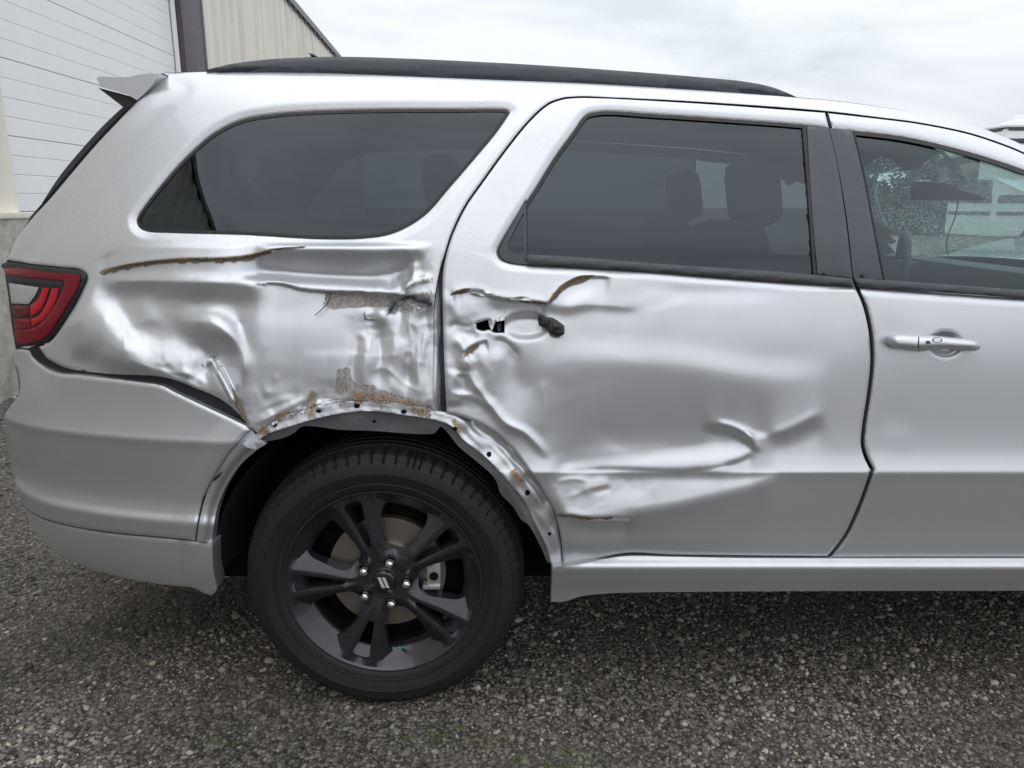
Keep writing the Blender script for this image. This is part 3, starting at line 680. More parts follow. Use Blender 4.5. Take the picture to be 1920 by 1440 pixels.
def ico():
    bm = bmesh.new(); bmesh.ops.create_icosphere(bm, subdivisions=1, radius=1.0)
    V = np.array([v.co[:] for v in bm.verts]); T = np.array([[v.index for v in f.verts] for f in bm.faces]); bm.free()
    return V, T
def stones(name, cx, cy, rad, mat, seed=1):
    rng = np.random.default_rng(seed); V0, T0 = ico(); n = len(cx); k = len(V0)
    tmpl = []
    for _ in range(14):
        d = V0 * (1 + rng.uniform(-.22, .22, (k, 1))); d = d * rng.uniform([.75, .6, .42], [1.25, .95, .75]); tmpl.append(d)
    tmpl = np.array(tmpl); ti = rng.integers(0, 14, n)
    P = tmpl[ti] * rad[:, None, None]
    a = rng.uniform(0, 2 * np.pi, n); t = rng.normal(0, .25, n); c, s_ = np.cos(a), np.sin(a)
    x = P[..., 0]; y = P[..., 1]; z = P[..., 2] + P[..., 0] * t[:, None]
    P = np.stack([x * c[:, None] - y * s_[:, None] + cx[:, None], x * s_[:, None] + y * c[:, None] + cy[:, None], z + (rad * rng.uniform(-.15, .22, n))[:, None]], -1)
    T = (T0[None] + (np.arange(n) * k)[:, None, None]).reshape(-1, 3)
    me = mesh_np(name, P.reshape(-1, 3), T, None, False)
    # most chips are dark grey or brown, a few are pale
    u = rng.random(n); g_ = rng.lognormal(math.log(.19), .60, n); g_ = np.where(u > .88, rng.uniform(.28, .52, n), g_)
    warm = rng.normal(0, .045, n) + .125; wet = 0.60 + .55 * (np.sin(cx * 2.3 + 1.7 * np.sin(cy * 3.1)) * .35 + np.sin(cx * 5.7 - cy * 7 + 2) * .15 + .5)
    damp = np.clip(1.15 - .55 * np.clip(np.sin(cx * 3.3 + 1.1 * np.sin(cy * 5 + 1)) * np.sin(cy * 4.1 + .8 * np.sin(cx * 2.7)) + .25, 0, 1), .5, 1.2)
    g_ = np.clip(g_ * wet * damp, .03, .55)
    C = np.stack([g_ * (1 + warm), g_, g_ * (1 - 1.15 * warm), np.ones(n)], -1)
    for mx, my, mr in [(-.17, -.08, .16), (.12, -.20, .16), (-1.62, -.09, .16), (-.75, -.1, .1)]:      # mossy spots
        w_ = np.exp(-((cx - mx) ** 2 + ((cy - my) * 2.2) ** 2) / mr ** 2) * (rng.random(n) < .75)
        C[:, :3] = C[:, :3] * (1 - w_[:, None] * .95) + np.array([.085, .105, .022]) * w_[:, None] * .95
    at_ = me.attributes.new('tone', 'FLOAT_COLOR', 'POINT'); at_.data.foreach_set('color', np.repeat(C, k, 0).astype(np.float32).ravel())
    return add(name, me, mat)
_rng = np.random.default_rng(3)
def chips():
    xs, ys, rs = [], [], []
    for (x0, x1, y0, y1, sp, sc) in [(-2.3, 2.6, -1.1, .95, .0104, 1.0), (-3.75, -1.15, .95, 4.2, .028, 1.25), (-3.6, -2.3, -1.1, .95, .026, 1.3)]:
        X, Y = np.meshgrid(np.arange(x0, x1, sp), np.arange(y0, y1, sp)); n = X.size
        X = X.ravel() + _rng.uniform(-.62, .62, n) * sp; Y = Y.ravel() + _rng.uniform(-.62, .62, n) * sp
        dens = .80 + .18 * np.sin(X * 5.1 + 2 * np.sin(Y * 4)) * np.sin(Y * 6.3 + X)
        k = _rng.random(n) < dens; X, Y = X[k], Y[k]
        r = np.clip(_rng.lognormal(math.log(.0043), .52, len(X)), .0018, .017) * sc
        xs.append(X); ys.append(Y); rs.append(r)
    return np.concatenate(xs), np.concatenate(ys), np.concatenate(rs)
tag(stones('gravel', *chips(), M['stone'], 5), 'small grey and brown stone chips bedded in the yard surface', 'gravel', kind='stuff')

# ------------------------------------------------------------------ the warehouse: a gable wall running away on the x = XW plane
XW = -3.8
wh = empty('warehouse', (XW, 5, 0)); tag(wh, 'cream corrugated warehouse with white sectional door and concrete base', 'warehouse')
def wpart(o):
    o.parent = wh; o.matrix_parent_inverse = Matrix.Translation((-XW, -5, 0)); return o
RY, RZ, RS = 3.0, 5.43, .0725
def rake(y): return RZ - RS * np.abs(np.asarray(y) - RY)
def corrugated(name, y0, y1, z0, z1=None, amp=.020, pitch=.33, x=XW):
    n = int((y1 - y0) / pitch * 12) + 2; y = np.linspace(y0, y1, n)
    ph = (y / pitch) % 1.0; prof = amp * np.clip(1.9 * np.sin(2 * np.pi * ph), -1, 1)
    top = rake(y) if z1 is None else np.full(n, z1); rows = 5; V = []
    for k in range(rows):
        V.append(np.stack([x + prof, y, z0 + (top - z0) * k / (rows - 1)], -1))
    V = np.concatenate(V); i = np.arange(n - 1)[None]; j = np.arange(rows - 1)[:, None]
    q = np.stack([j * n + i, j * n + i + 1, (j + 1) * n + i + 1, (j + 1) * n + i], -1).reshape(-1, 4)
    return wpart(add(name, mesh_np(name, V, None, q[:, ::-1][:, [0, 1, 2, 3]]), M['corr']))
DY0, DY1, DZ = 4.07, 7.42, 4.1
corrugated('wall', -12, DY0, 1.33); corrugated('wall', 8.03, 18, 1.0); corrugated('wall', DY0, 8.03, DZ + .15)
def wbox(name, c, s, mat, bev=.0): return wpart(box(name, c, s, mat, None, bev))
wbox('plinth', (XW - .06, (-12 + DY0 - .02) / 2, .645), (.34, DY0 - .02 + 12, 1.29), M['concrete'], .012)
wbox('plinth', (XW - .06, 13.02, .5), (.28, 9.96, 1.0), M['concrete'], .012)
wbox('flashing', (XW + .045, (-12 + DY0) / 2 + .01, 1.312), (.15, DY0 + 12, .045), M['corr'], .006)
wbox('jamb', (XW + .01, 7.725, DZ / 2), (.07, .60, DZ), M['brown'], .008)
wbox('jamb_edge', (XW + .02, 8.045, DZ / 2), (.07, .035, DZ), M['galv'], .006)
wbox('jamb_edge', (XW - .045, 7.41, DZ / 2), (.05, .022, DZ), M['door_white'], .004)
wbox('lintel', (XW + .02, (DY0 + 8.03) / 2, DZ + .12), (.17, 8.03 - DY0, .24), M['brown'], .01)
wbox('return_wall', (-6.3, 18.0, 2.1), (5, .1, 4.2), M['corr'])
# sectional door: each ribbed slat is a piece of its own
gd = wpart(empty('garage_door', (XW - .12, (DY0 + DY1) / 2, 0)))
sm_ = None
zz = .19 - .572; k = 0
while zz < DZ - .1:
    for j in range(4):
        gap = .0016 if j else .005; h = .143 - gap
        z = zz + .143 * j + gap + h / 2
        if z - h / 2 > .0:
            if sm_ is None or True:
                bm = bmesh.new(); bm_box(bm, (0, 0, 0), (.035, DY1 - DY0 + .1, h), .0035)
                me = bpy.data.meshes.new('slat'); bm.to_mesh(me); bm.free(); me.materials.append(M['door_white'])
            o = bpy.data.objects.new('slat', me); link(o, gd); o.location = (0.02, 0, z)
    zz += .572
wbox('door_core', (XW - .125, (DY0 + DY1) / 2, DZ / 2), (.04, DY1 - DY0 + .1, DZ), M['door_white'])
# roof edge: verge trim over wavy sheet ends
for sgn in (1, -1):
    y0, y1 = (RY, 18.3) if sgn > 0 else (-12.3, RY)
    n = 90; y = np.linspace(y0, y1, n); z = rake(y)
    V = np.concatenate([np.stack([np.full(n, XW - 4 if a == 2 else XW + dx), y, z + dz], -1) for a, (dx, dz) in enumerate([(.05, -.04), (.05, .07), (0, .10)])])
    q = [(r * n + i, r * n + i + 1, (r + 1) * n + i + 1, (r + 1) * n + i) for r in range(2) for i in range(n - 1)]
    wpart(add('roof', mesh_np('roof', V, None, q, False), M['galv']))
n = 300; y = np.linspace(8.0, 18.2, n); z = rake(y)
ph = np.sin(2 * np.pi * y / .33)
V = np.concatenate([np.stack([np.full(n, XW + .04), y, z + .03], -1), np.stack([np.full(n, XW + .04), y, z - .05 - .06 * np.clip(2 * ph, -1, 1)], -1)])
wpart(add('verge_closer', mesh_np('verge_closer', V, None, [(i, i + 1, n + i + 1, n + i) for i in range(n - 1)], False), M['seal']))
wbox('side_door', (XW + .03, -6.2, 1.2), (.10, 1.6, 2.4), M['blue'], .02)

# ------------------------------------------------------------------ motorhome standing beyond the car
RX0, RX1, RYF = 13.7, 21.0, 20.0
mh = empty('motorhome', (RX0, RYF, 0)); tag(mh, 'white motorhome with dark stripes and roof air unit standing behind the car', 'motorhome')
def mpart(o):
    o.parent = mh; o.matrix_parent_inverse = Matrix.Translation((-RX0, -RYF, 0)); return o
XM, LM = (RX0 + RX1) / 2, RX1 - RX0
mpart(box('body', (XM, RYF + 1.2, 1.98), (LM, 2.4, 3.0), M['rv'], bev=.12))
mpart(box('roof_cap', (XM, RYF + 1.2, 3.52), (LM + .1, 2.5, .09), M['rv'], bev=.04))
for z, h in ((3.44, .07), (3.12, .13), (1.55, .22), (1.15, .10)):
    mpart(box('stripe', (XM, RYF - .004, z), (LM - .2, .04, h), M['rvdark'], bev=.005)); mpart(box('stripe', (RX0 - .004, RYF + 1.2, z), (.04, 2.1, h), M['rvdark'], bev=.005))
for x in (15.2, 17.2, 19.4):
    mpart(box('window_frame', (x, RYF - .01, 2.35), (1.25, .05, .85), M['rvdark'], bev=.03)); mpart(box('window', (x, RYF - .03, 2.35), (1.12, .05, .72), M['gloss'], bev=.03))
mpart(box('door', (16.2, RYF - .012, 1.45), (.75, .05, 1.8), M['rv'], bev=.02))
bm = bmesh.new(); bm_box(bm, (15.6, RYF + .9, 3.75), (2.6, 1.0, .36), .12)
for v in bm.verts:
    if v.co.z > 3.75: v.co.x = 15.6 + (v.co.x - 15.6) * .68
mpart(bm_obj('air_unit', bm, M['rv']))
for i in range(9): mpart(box('vent_slot', (15.1 + .15 * i, RYF + .392, 3.74), (.05, .03, .13), M['rvdark']))
for x in (15.0, 19.6):
    V, q = lathe([(.05, 0), (.40, 0), (.45, .05), (.45, .25), (.1, .27)], 40)
    mpart(add('wheel', mesh_np('wheel', V + np.array([x, RYF - .02, .45]), None, q), M['tyre'], None, 40))

# ------------------------------------------------------------------ rank hedge far behind, seen through the car's glass
def hedge(name, x0, x1, y0, h, n, seed):
    rg_ = np.random.default_rng(seed); c = np.stack([rg_.uniform(x0, x1, n), y0 + rg_.normal(0, 1.0, n), np.zeros(n)], -1)
    top = h * (.75 + .25 * np.sin(c[:, 0] * .9 + 2 * np.sin(c[:, 0] * .37))); c[:, 2] = top * rg_.random(n) ** .7
    d1 = rg_.normal(0, .16, (n, 3)); d2 = rg_.normal(0, .16, (n, 3))
    V = np.stack([c - d1, c + d2, c + d1], 1).reshape(-1, 3); return add(name, mesh_np(name, V, np.arange(3 * n).reshape(-1, 3), None, False), M['leaf'])
tag(hedge('hedge', 16.5, 38, 36, 3.6, 13000, 3), 'dull green hedge far off, seen through the front windows', 'hedge', kind='stuff')
# ------------------------------------------------------------------ the car
car = empty('parked_suv', (0, 0, 0))
tag(car, 'silver SUV with crushed rear quarter panel, dented rear door and black wheels', 'SUV')
BLUE_PAINT = M['paint']
# outlines, photo pixels
ROOF = [(303,137),(390,134),(560,135),(700,140),(900,148),(1100,156),(1300,168),(1490,182),(1600,193),(1720,212),(1829,236),(1876,254),(1920,273),(2050,345),(2200,440),(2330,515)]
DTOP = [(1090,182),(1300,192),(1548,210),(1650,222),(1720,231),(1814,250),(1876,270),(1920,288),(2040,352),(2180,440),(2310,530)]      # door/body shut line
RREAR = [(836,775),(832,700),(830,640),(828.5,576),(829,512),(835,478),(847,440),(872,388),(906,339),(946,284),(986,234),(1015,205),(1034,192),(1060,184)]
DPIL = [(298,144),(283,166),(256,192),(233,216),(182,270),(138,321),(95,372),(62,408),(31,448),(13,487)]
LAMPE = [(54,494),(108,500),(150,505),(163,515),(163.5,524),(156,542),(142,571),(124,600),(102,632),(88,645),(73,650)]
QLOW = [(87.5,671),(117,687),(146,694),(219,701.6),(292,705),(328,712.5),(365,727),(412,747),(448,776),(470,802),(484,812)]
ARCH_Q = [(506,796),(550,776),(596,759),(647,752),(705,755),(763,761),(815,771)]
body_out = np.concatenate([
    curve(ROOF, 5, False),
    curve([(p[0], p[1]) for p in DTOP[::-1]], 5, False),
    curve(RREAR[:4:-1] + [(828,500),(821,535),(816.5,568),(815,610),(815,650),(814,700),(815,745),(819,772)], 4, False)[:-1],
    curve([(819,776)] + ARCH_Q[::-1], 4, False),
    curve(QLOW[::-1], 4, False),
    curve(LAMPE[::-1] , 3, False),
    curve(DPIL[::-1], 4, False)])
# pull the shut line back to leave a gap to the doors
def shrink(poly, sel, d):
    P = poly.copy(); n = len(P); t = np.roll(P, -1, 0) - np.roll(P, 1, 0); L = np.hypot(t[:, 0], t[:, 1])[:, None] + 1e-9
    nrm = np.stack([t[:, 1], -t[:, 0]], -1) / L
    area = 0.5 * np.sum(P[:, 0] * np.roll(P[:, 1], -1) - np.roll(P[:, 0], -1) * P[:, 1])
    if area > 0: nrm = -nrm
    return P + nrm * d * sel[:, None]
_n1 = len(curve(ROOF, 5, False)); _n2 = len(curve(DTOP, 5, False)) + len(curve(RREAR[:4:-1] + [(828,500),(821,535),(816.5,568),(815,610),(815,650),(814,700),(815,745),(819,772)], 4, False)) - 1
_sel = np.zeros(len(body_out)); _sel[_n1:_n1 + _n2] = 1
body_out = shrink(body_out, _sel, 2.2)
QWIN = curve([(257,412),(266,395),(310,339),(350,295),(401,251),(452,226),(510,215),(583,209.5),(700,206),(840,205.5),(950,206.5),(955,210),(951,217),(928,250),(892,293),(837,357),(800,399),(764,424),(728,439),(680,446),(600,447),(456,439),(328,435.5),(273,432),(260,424)], 5)
def rimfun(win, depth, wd):
    def f(px, py):
        d = pdist(win, px, py)[0]; return depth * (1 - sm(d / wd))
    return f
qrim = rimfun(QWIN, .0085, 20)
# styling line down the rear pillar
PILL = curve([(330,150),(345,166),(300,205),(225,275),(150,355),(95,425),(60,475)], 8, False)
def body_extra(px, py):
    d, s, t = pdist(PILL, px, py, False)
    chamf = np.where((s > 0) & (py < 500), .16, 0) * 0
    z = qrim(px, py)
    return z + np.where((px < 420) & (py < 500), .004 * (1 - sm(d / 26)), 0)
quarter = panel('quarter_panel', body_out, [QWIN], 2.8, 0, M['paint'], car, .016, True, .0035, 5, body_extra, True)
quarter['label'] = 'crushed and torn silver rear quarter panel'
G1 = panel('quarter_window', QWIN, [], 14, .0105, M['glass_dark'], car, 0, False)
ring = shrink(QWIN, np.ones(len(QWIN)), 5.0)
panel('window_seal', QWIN, [ring], 6, .0085, M['seal'], G1, .01, False)

# rear door
DFRONT = [(1548,210),(1564.5,279),(1585,406),(1597,512),(1605,538),(1620,575),(1631,626),(1633.5,680),(1627,742),(1618,801),(1616,834),(1621.5,856),(1634,881,1),(1612,943),(1583,1005),(1552,1044)]
DARCH = [(836,776),(873,786),(913,804),(953,836),(982,872),(1008,909),(1026,938),(1037,960),(1049,1005),(1055,1058)]
rd_out = np.concatenate([
    curve(RREAR, 4, False)[:-1], curve([(1060,184)] + DTOP[:3], 5, False)[:-1],
    curve(DFRONT, 4, False), curve([(1530,1044),(1410,1043),(1250,1041),(1180,1038),(1135,1045),(1095,1054),(1070,1058)], 5, False),
    curve(DARCH[::-1], 4, False)])
_sel = np.ones(len(rd_out)); rd_out = shrink(rd_out, _sel, 1.9)
RWIN = curve([(1098,217),(1118,210.5),(1147,209),(1220,214),(1300,219),(1504,234),(1553.5,239.5,1),(1562,279),(1582,406),(1594,512),(1601,537,1),(1439,526.5),(1300,515.5),(1220,509),(1100,502),(990,496),(957,493),(939,485.5),(933,472),(939,457),(965,413),(1001,359),(1037.5,300),(1074,249)], 5)
rrim = rimfun(RWIN, .0075, 16)
HOLE = curve([(893,606,1),(915,600),(920,601,1),(924,611),(930,603,1),(946,598,1),(946,624,1),(926,624),(918,619),(906,621),(894,617)], 3)
handle_hole = [HOLE]
def rd_extra(px, py): return np.where(py < 545, rrim(px, py), 0)
rear_door = panel('rear_door', rd_out, [RWIN, HOLE], 2.8, 0, M['paint'], car, .016, True, .0035, 5, rd_extra, True)
rear_door['label'] = 'dented silver rear door with its outer handle torn off'
def sub(*a, **k): return panel(*a, **k)
RGL = curve([(1098,217),(1118,210.5),(1147,209),(1220,214),(1300,219),(1504,234),(1515,236,1),(1530,518,1),(1439,512),(1300,501),(1100,487),(990,480),(950,478),(942,470),(948,455),(970,413),(1001,359),(1037.5,300),(1074,249)], 6)
panel('window_glass', RGL, [], 16, .012, M['glass_dark'], rear_door, 0, False)
panel('window_seal', RWIN, [shrink(RWIN, np.ones(len(RWIN)), 6.0)], 6, .007, M['seal'], rear_door, .012, False)
panel('corner_trim', curve([(986,372,1),(988,496,1),(957,492),(941,484),(936,472),(942,457),(965,415)], 5), [curve([(982,398,1),(983,474,1),(957,472),(952,462),(958,444)], 5)], 6, .004, M['trim'], rear_door, .012, False)
panel('divider_bar', np.array([(985,372),(988.5,370),(990,478),(986.5,478)], float), [], 8, .008, M['seal'], rear_door, .006, False)
panel('belt_moulding', curve([(988,477,1),(1100,483.5),(1220,493.5),(1300,499),(1439,508),(1528,515.5),(1597,522,1),(1602,537,1),(1439,526.5),(1300,515.5),(1220,509),(1100,502),(988,496,1)], 6), [], 6, -.003, M['trim'], rear_door, .014, False, .004, 5)
panel('pillar_trim', curve([(1513,236.5,1),(1554,240,1),(1568,300),(1585,406),(1598,520,1),(1533,514.5,1),(1522,380)], 6), [], 8, .003, M['pillar'], rear_door, .01, False, .002, 4)
panel('channel_seal', curve([(1504,235,1),(1511.5,236,1),(1521,370),(1531,515,1),(1525,514.5,1),(1515,370)], 6), [], 6, .006, M['seal'], rear_door, .008, False)

# front door (runs out of the picture to the A pillar)
FF = [(1552,212),(1568.5,279),(1589,406),(1601,512),(1609,538),(1624,575),(1635,626),(1637.5,680),(1631,742),(1622,801),(1620,834),(1625.5,856),(1638,881,1),(1616,943),(1587,1005),(1556,1045)]
fd_out = np.concatenate([
    curve([(1552,211)] + DTOP[3:], 5, False), curve([(2325,545),(2400,640),(2425,740),(2420,880),(2395,1044)], 8, False),
    curve([(2300,1045),(2000,1045),(1700,1045)], 8, False), curve(FF[::-1], 4, False)[:-1]])
fd_out = shrink(fd_out, np.ones(len(fd_out)), 1.5)
FWIN = curve([(1557,240,1),(1600,245),(1694,257),(1803,282),(1920,319),(2040,370),(2180,458),(2292,545,1),(2262,572,1),(1920,559.5),(1609,538,1),(1600,512),(1588,406),(1569,290)], 5)
frim = rimfun(FWIN, .0075, 16)
RECESS = (1768, 645)
def fd_extra(px, py):
    r = np.hypot((px - 1773) / 33, (py - 645) / 26); cup = .012 * (1 - sm((r - .55) / .5))
    return np.where(py < 570, frim(px, py), 0) + cup
front_door = panel('front_door', fd_out, [FWIN], 4.2, 0, M['paint'], car, .016, True, .0035, 5, fd_extra, True)
panel('window_glass', curve([(1601,246,1),(1694,257),(1803,282),(1920,319),(2040,370),(2180,458),(2285,545,1),(1920,552),(1659,533,1),(1640,430),(1621,330)], 8), [], 18, .012, M['glass_clear'], front_door, 0, False)
_fs = np.concatenate([curve([(1601,245),(1694,256),(1803,281),(1920,318),(2040,369),(2180,457),(2288,545)], 6, False), curve([(2280,548),(2172,464),(2034,377),(1918,327),(1801,289),(1693,264),(1603,253)], 6, False)])
panel('window_seal', _fs, [], 6, .006, M['seal'], front_door, .012, False)
panel('belt_moulding', curve([(1602,521,1),(1659,525.5),(1800,536),(1920,545),(2270,566,1),(2262,580,1),(1920,559.5),(1800,551),(1608,538,1)], 6), [], 6, -.003, M['trim'], front_door, .014, False, .004, 5)
panel('pillar_trim', curve([(1555,240,1),(1600.5,245.5,1),(1621,330),(1640,430),(1658,526,1),(1600,521,1),(1587.5,406),(1567,290)], 6), [], 8, .003, M['pillar'], front_door, .01, False, .002, 4)
panel('rubbing_strip', curve([(1600.5,246,1),(1603,246.5,1),(1623,330),(1642,430),(1660,526,1),(1657.5,526,1),(1639,430),(1620,330)], 6), [], 6, .0025, M['seal'], front_door, .008, False)

# black sheets and strips behind the gaps and holes, coloured as their shade
shell_out = curve([(110,520,1),(830,470),(1000,520),(1600,545),(2400,590,1),(2395,1040,1),(1060,1052,1),(1035,960),(980,880),(900,810),(815,785),(705,768),(600,775),(490,812,1),(440,770),(330,712),(120,680)], 20)
panel('inner_backing', shell_out, [], 30, .055, M['void'], car, 0, False)
for nm, pts, w_ in [('gap_backing', RREAR, 16), ('gap_backing', DTOP, 9), ('gap_backing', [p[:2] for p in DFRONT[:5]], 14)]:
    C = curve(pts, 10, False); t = np.gradient(C, axis=0); t /= np.hypot(t[:, 0], t[:, 1])[:, None] + 1e-9
    nn = np.stack([-t[:, 1], t[:, 0]], -1) * w_ / 2
    panel(nm, np.concatenate([C + nn, (C - nn)[::-1]]), [], 12, .022, M['black'], car, 0, True)

panel('pillar_edge', np.concatenate([curve([(829,497),(820,540),(815,580),(813,640),(812,700),(813,745),(817,776)], 4, False), curve([(833,776),(827,745),(826,700),(826,640),(825.5,580),(827,540),(831,497)], 4, False)]), [], 3, .012, M['paint'], car, .01, True, 0, 5, lambda px, py: .0014 * np.clip(px - 817, 0, 12) + .003 * np.sin(py * .05), True)
# sill skirt
sill = panel('side_skirt', curve([(1035,1062,1),(1060,1062),(1095,1057),(1135,1048),(1180,1042.5),(1260,1044),(1410,1046.5),(1920,1047),(2395,1047,1),(2390,1107,1),(1920,1107.5),(1310,1109.5),(1135,1113),(1090,1118),(1065,1126),(1050,1129,1),(1033,1128,1)], 5), [], 4.5, 0, M['paint'], car, .05, False, 0, 5,
    lambda px, py: -.030 * sm((py - 1041) / 25) + .016 * np.clip((py - 1067) / 40, 0, 1) + .010 * (1 - sm((px - 1035) / 50)))
# rear bumper cover
BTOP = [(27,655),(55,658),(60,668),(84,689),(109,700),(146,703.5),(255,716),(303,723.5),(328,736),(383,762),(437,787),(463,800,1)]
BLEFT = [(49,953),(40,938),(25.5,889),(14.5,842),(9,800),(9,780),(22,758),(34.5,740),(33,707),(27,685)]
BBOT = [(366,1013),(308,1007),(205,997),(128,984),(77,969)]
BRIGHT = [(468,806),(456,817),(427,850),(402,890),(383,927),(371,977),(366,1012,1)]
bump_out = np.concatenate([curve(BTOP, 4, False)[:-1], curve(BRIGHT, 4, False)[:-1], curve(BBOT + [(49,953)], 4, False)[:-1], curve(BLEFT + [(27,655)], 4, False)[:-1]])
def bump_extra(px, py):
    arch = pdist(curve(BRIGHT, 8, False), px, py, False)[0]
    neck = .020 * (1 - sm((py - 660) / 95)) * (1 - sm((px - 60) / 60))
    return -.006 * (1 - sm((arch - 18) / 34)) + neck
bumper = panel('rear_bumper', bump_out, [], 4, 0, M['paint'], car, .02, False, .004, 5, bump_extra, False, depth=bumper_y)
VAL = np.concatenate([curve([(49,955),(77,972),(128,987),(205,1000),(308,1010),(366,1016),(398,1020.5,1)], 5, False)[:-1],
    curve([(398,1021,1),(400,1070),(406,1106),(396,1116,1),(380,1111),(365,1103),(308,1096),(231,1083),(154,1060),(103,1034),(67,998),(50,968)], 5, False)])
panel('bumper_valance', VAL, [], 5, 0, M['paint'], bumper, .06, False, .004, 5, lambda px, py: -.010 * sm((px - 335) / 25), depth=bumper_y)
# what is left of the wheel-arch flare
FLARE = np.concatenate([curve([(369,1012),(374,977),(387,928),(406,891),(431,852),(446,834),(455,831,1),(462,838),(481,843,1)], 4, False)[:-1], curve([(481,844,1),(452,870),(427,906),(409,947),(401,983),(397.5,1018,1),(370,1015,1)], 4, False)])
panel('arch_flare', FLARE, [], 4, -.014, M['paint'], bumper, .03, False, 0, 5, depth=bumper_y, extra=lambda px, py: .02 * (1 - sm(pdist(curve([(481,844),(452,870),(427,906),(409,947),(401,983),(397.5,1018)], 8, False), px, py, False)[0] / 20)))
panel('flare_bed', curve([(470,803,1),(482,818),(500,832,1),(478,846),(452,868),(425,900),(398,930,1),(384,930,1),(402,891),(427,851),(456,818)], 5), [], 5, .012, M['paint'], bumper, .01, False, depth=bumper_y)
# black mounting rail between bumper and quarter panel
RAIL = np.concatenate([curve([(73,646),(88,668),(117,685),(146,692),(219,699),(292,703),(328,710),(365,724),(412,744),(448,773),(470,801)], 5, False), curve([(463,803),(437,790),(383,765),(328,739),(303,727),(255,719),(146,706),(109,703),(84,692),(60,671),(54,652)], 5, False)])
panel('bumper_bracket', RAIL, [], 5, .018, M['seal'], bumper, .02, False, 0, 5, lambda px, py: .0015 * np.sin(px * .35) * (np.sin(px * .05) > .2))
# lower border of the wheel arch, stripped of its flare: folded flange, its holes drawn as black discs
FL_O = [(480,814),(506,794),(550,774),(596,757),(647,750),(705,753),(763,759),(815,770),(836,774),(873,784),(913,802),(953,834),(982,870),(1008,907),(1026,936),(1037,958),(1049,1003),(1056,1060)]
FL_I = [(1033,1058),(1025,1026),(1000,975),(984,940),(960,911),(935,882),(906,853),(869,824),(847,799),(815,787),(760,778.5),(705,771),(654,773),(596,784),(548,798),(501,814),(484,826)]
fl_out = np.concatenate([curve(FL_O, 4, False), curve(FL_I, 4, False)])
def fl_extra(px, py):
    n = np.sin(px * .11 + 2 * np.sin(py * .07)) * .5 + np.sin(px * .23 - py * .19) * .3 + np.sin(px * .06 + py * .13) * .5
    w_ = sm((px - 830) / 60)
    d_in = pdist(curve(FL_I, 8, False), px, py, False)[0]
    return .004 + .006 * w_ + .0028 * n * (.35 + w_) * sm((1020 - py) / 60) - .004 * np.exp(-(d_in / 4) ** 2) + np.where(px > 830, .012 * np.exp(-((d_in - 34) / 9) ** 2), 0)
flange = panel('arch_flange', fl_out, [], 3.2, .001, M['paint'], car, .012, True, .002, 3, fl_extra, True)
flange['label'] = 'stripped wheel-arch flange with bolt holes and brown sealant remains'
for (hx, hy, rx, ry) in [(515,797,3.6,3.6),(597.5,771,5.2,3.2),(669,761,5.8,4.6),(757,772,5.6,4),(853,804,4.5,4),(917,851.5,4.6,5),(989,924,4.6,5.5),(1030.5,1001,3.4,3.4)]:
    a = np.linspace(0, 2 * np.pi, 14, endpoint=False)
    panel('hole_disc', np.stack([hx + rx * np.cos(a), hy + ry * np.sin(a)], -1), [], 3, -.0010, M['void'], flange, 0, True, 0, 5, fl_extra)  # black disc on the sheet paints the shade of an open hole
# wheel-well lining
th = np.linspace(R(-2), R(182), 60); Vw = []
for y_, r_ in ((.075, .470), (.12, .468), (.30, .462), (.50, .455)):
    Vw.append(np.stack([AXR + r_ * np.cos(th), np.full(60, y_), AXZ + .015 + r_ * np.sin(th) * .985], -1))
Vw = np.concatenate(Vw); q = [(r * 60 + i, r * 60 + i + 1, (r + 1) * 60 + i + 1, (r + 1) * 60 + i) for r in range(3) for i in range(59)]
liner = add('wheel_liner', mesh_np('wheel_liner', Vw, None, q), M['liner'], car)
LIP = np.concatenate([curve([(486,822),(501,812),(548,796),(596,782),(654,771),(705,769),(760,776),(815,785),(847,797),(869,822),(906,851),(935,880),(960,909),(984,938),(1000,973),(1025,1024),(1032,1056)], 5, False),
    curve([(1026,1054),(1016,1030),(990,983),(978,975),(962,950),(938,925),(932,905),(920,888),(890,862),(858,835),(840,812),(826,800),(815,812),(790,814),(700,808),(640,806),(585,799),(566,800),(548,814),(520,824),(492,828)], 5, False)])
panel('liner_edge', LIP, [], 5, .024, M['linerlip'], liner, .01, False, 0, 5, lambda px, py: .010 * np.sin(px * .045) * np.sin(py * .05) + .02 * np.clip((py - np.interp(px, [486, 600, 705, 847, 935, 1030], [822, 782, 769, 797, 880, 1050])) / 30, 0, 1.5))
panel('hole_disc', np.stack([702 + 3.5 * np.cos(np.linspace(0, 6.28, 10, endpoint=False)), 790 + 3 * np.sin(np.linspace(0, 6.28, 10, endpoint=False))], -1), [], 3, .028, M['void'], liner, 0, False)  # flat black disc in place of a shaded hole

# tail light
TL = curve([(1,498,1),(11,491.5),(54,496),(108,502),(150,507),(161,514),(161.5,523),(154,541),(140,570),(122,599),(100,631),(86,643.5),(72,647),(54,649),(34,648),(27,638),(26,619),(18,570),(11,527),(8,508)], 4)
tl = panel('tail_light', TL, [], 5, -.006, M['seal'], car, .05, False, .006, 7)
tl['label'] = 'red and smoked tail light with clear reversing lens'
def lens(name, pts, m, off): return panel(name, curve(pts, 3), [], 4, off, m, tl, .008, False, .002, 3)
panel('red_lens', curve([(6,503,1),(36,503),(90,511),(144,516),(150,521),(144,541),(126,573),(108,602),(90,628),(72,638.5),(36,644),(29.5,637),(27.5,619,1),(60,616),(80,603),(104,570),(118,542),(121,528,1),(108,525.5),(54,520.5),(12,515,1)], 3), [], 4, -.0115, M['red'], tl, .008, False, .002, 3)
lens('smoked_panel', [(12,517,1),(54,522),(108,527,1),(118,530,1),(115,541,1),(90,537),(17,529,1)], M['seal'], -.009)
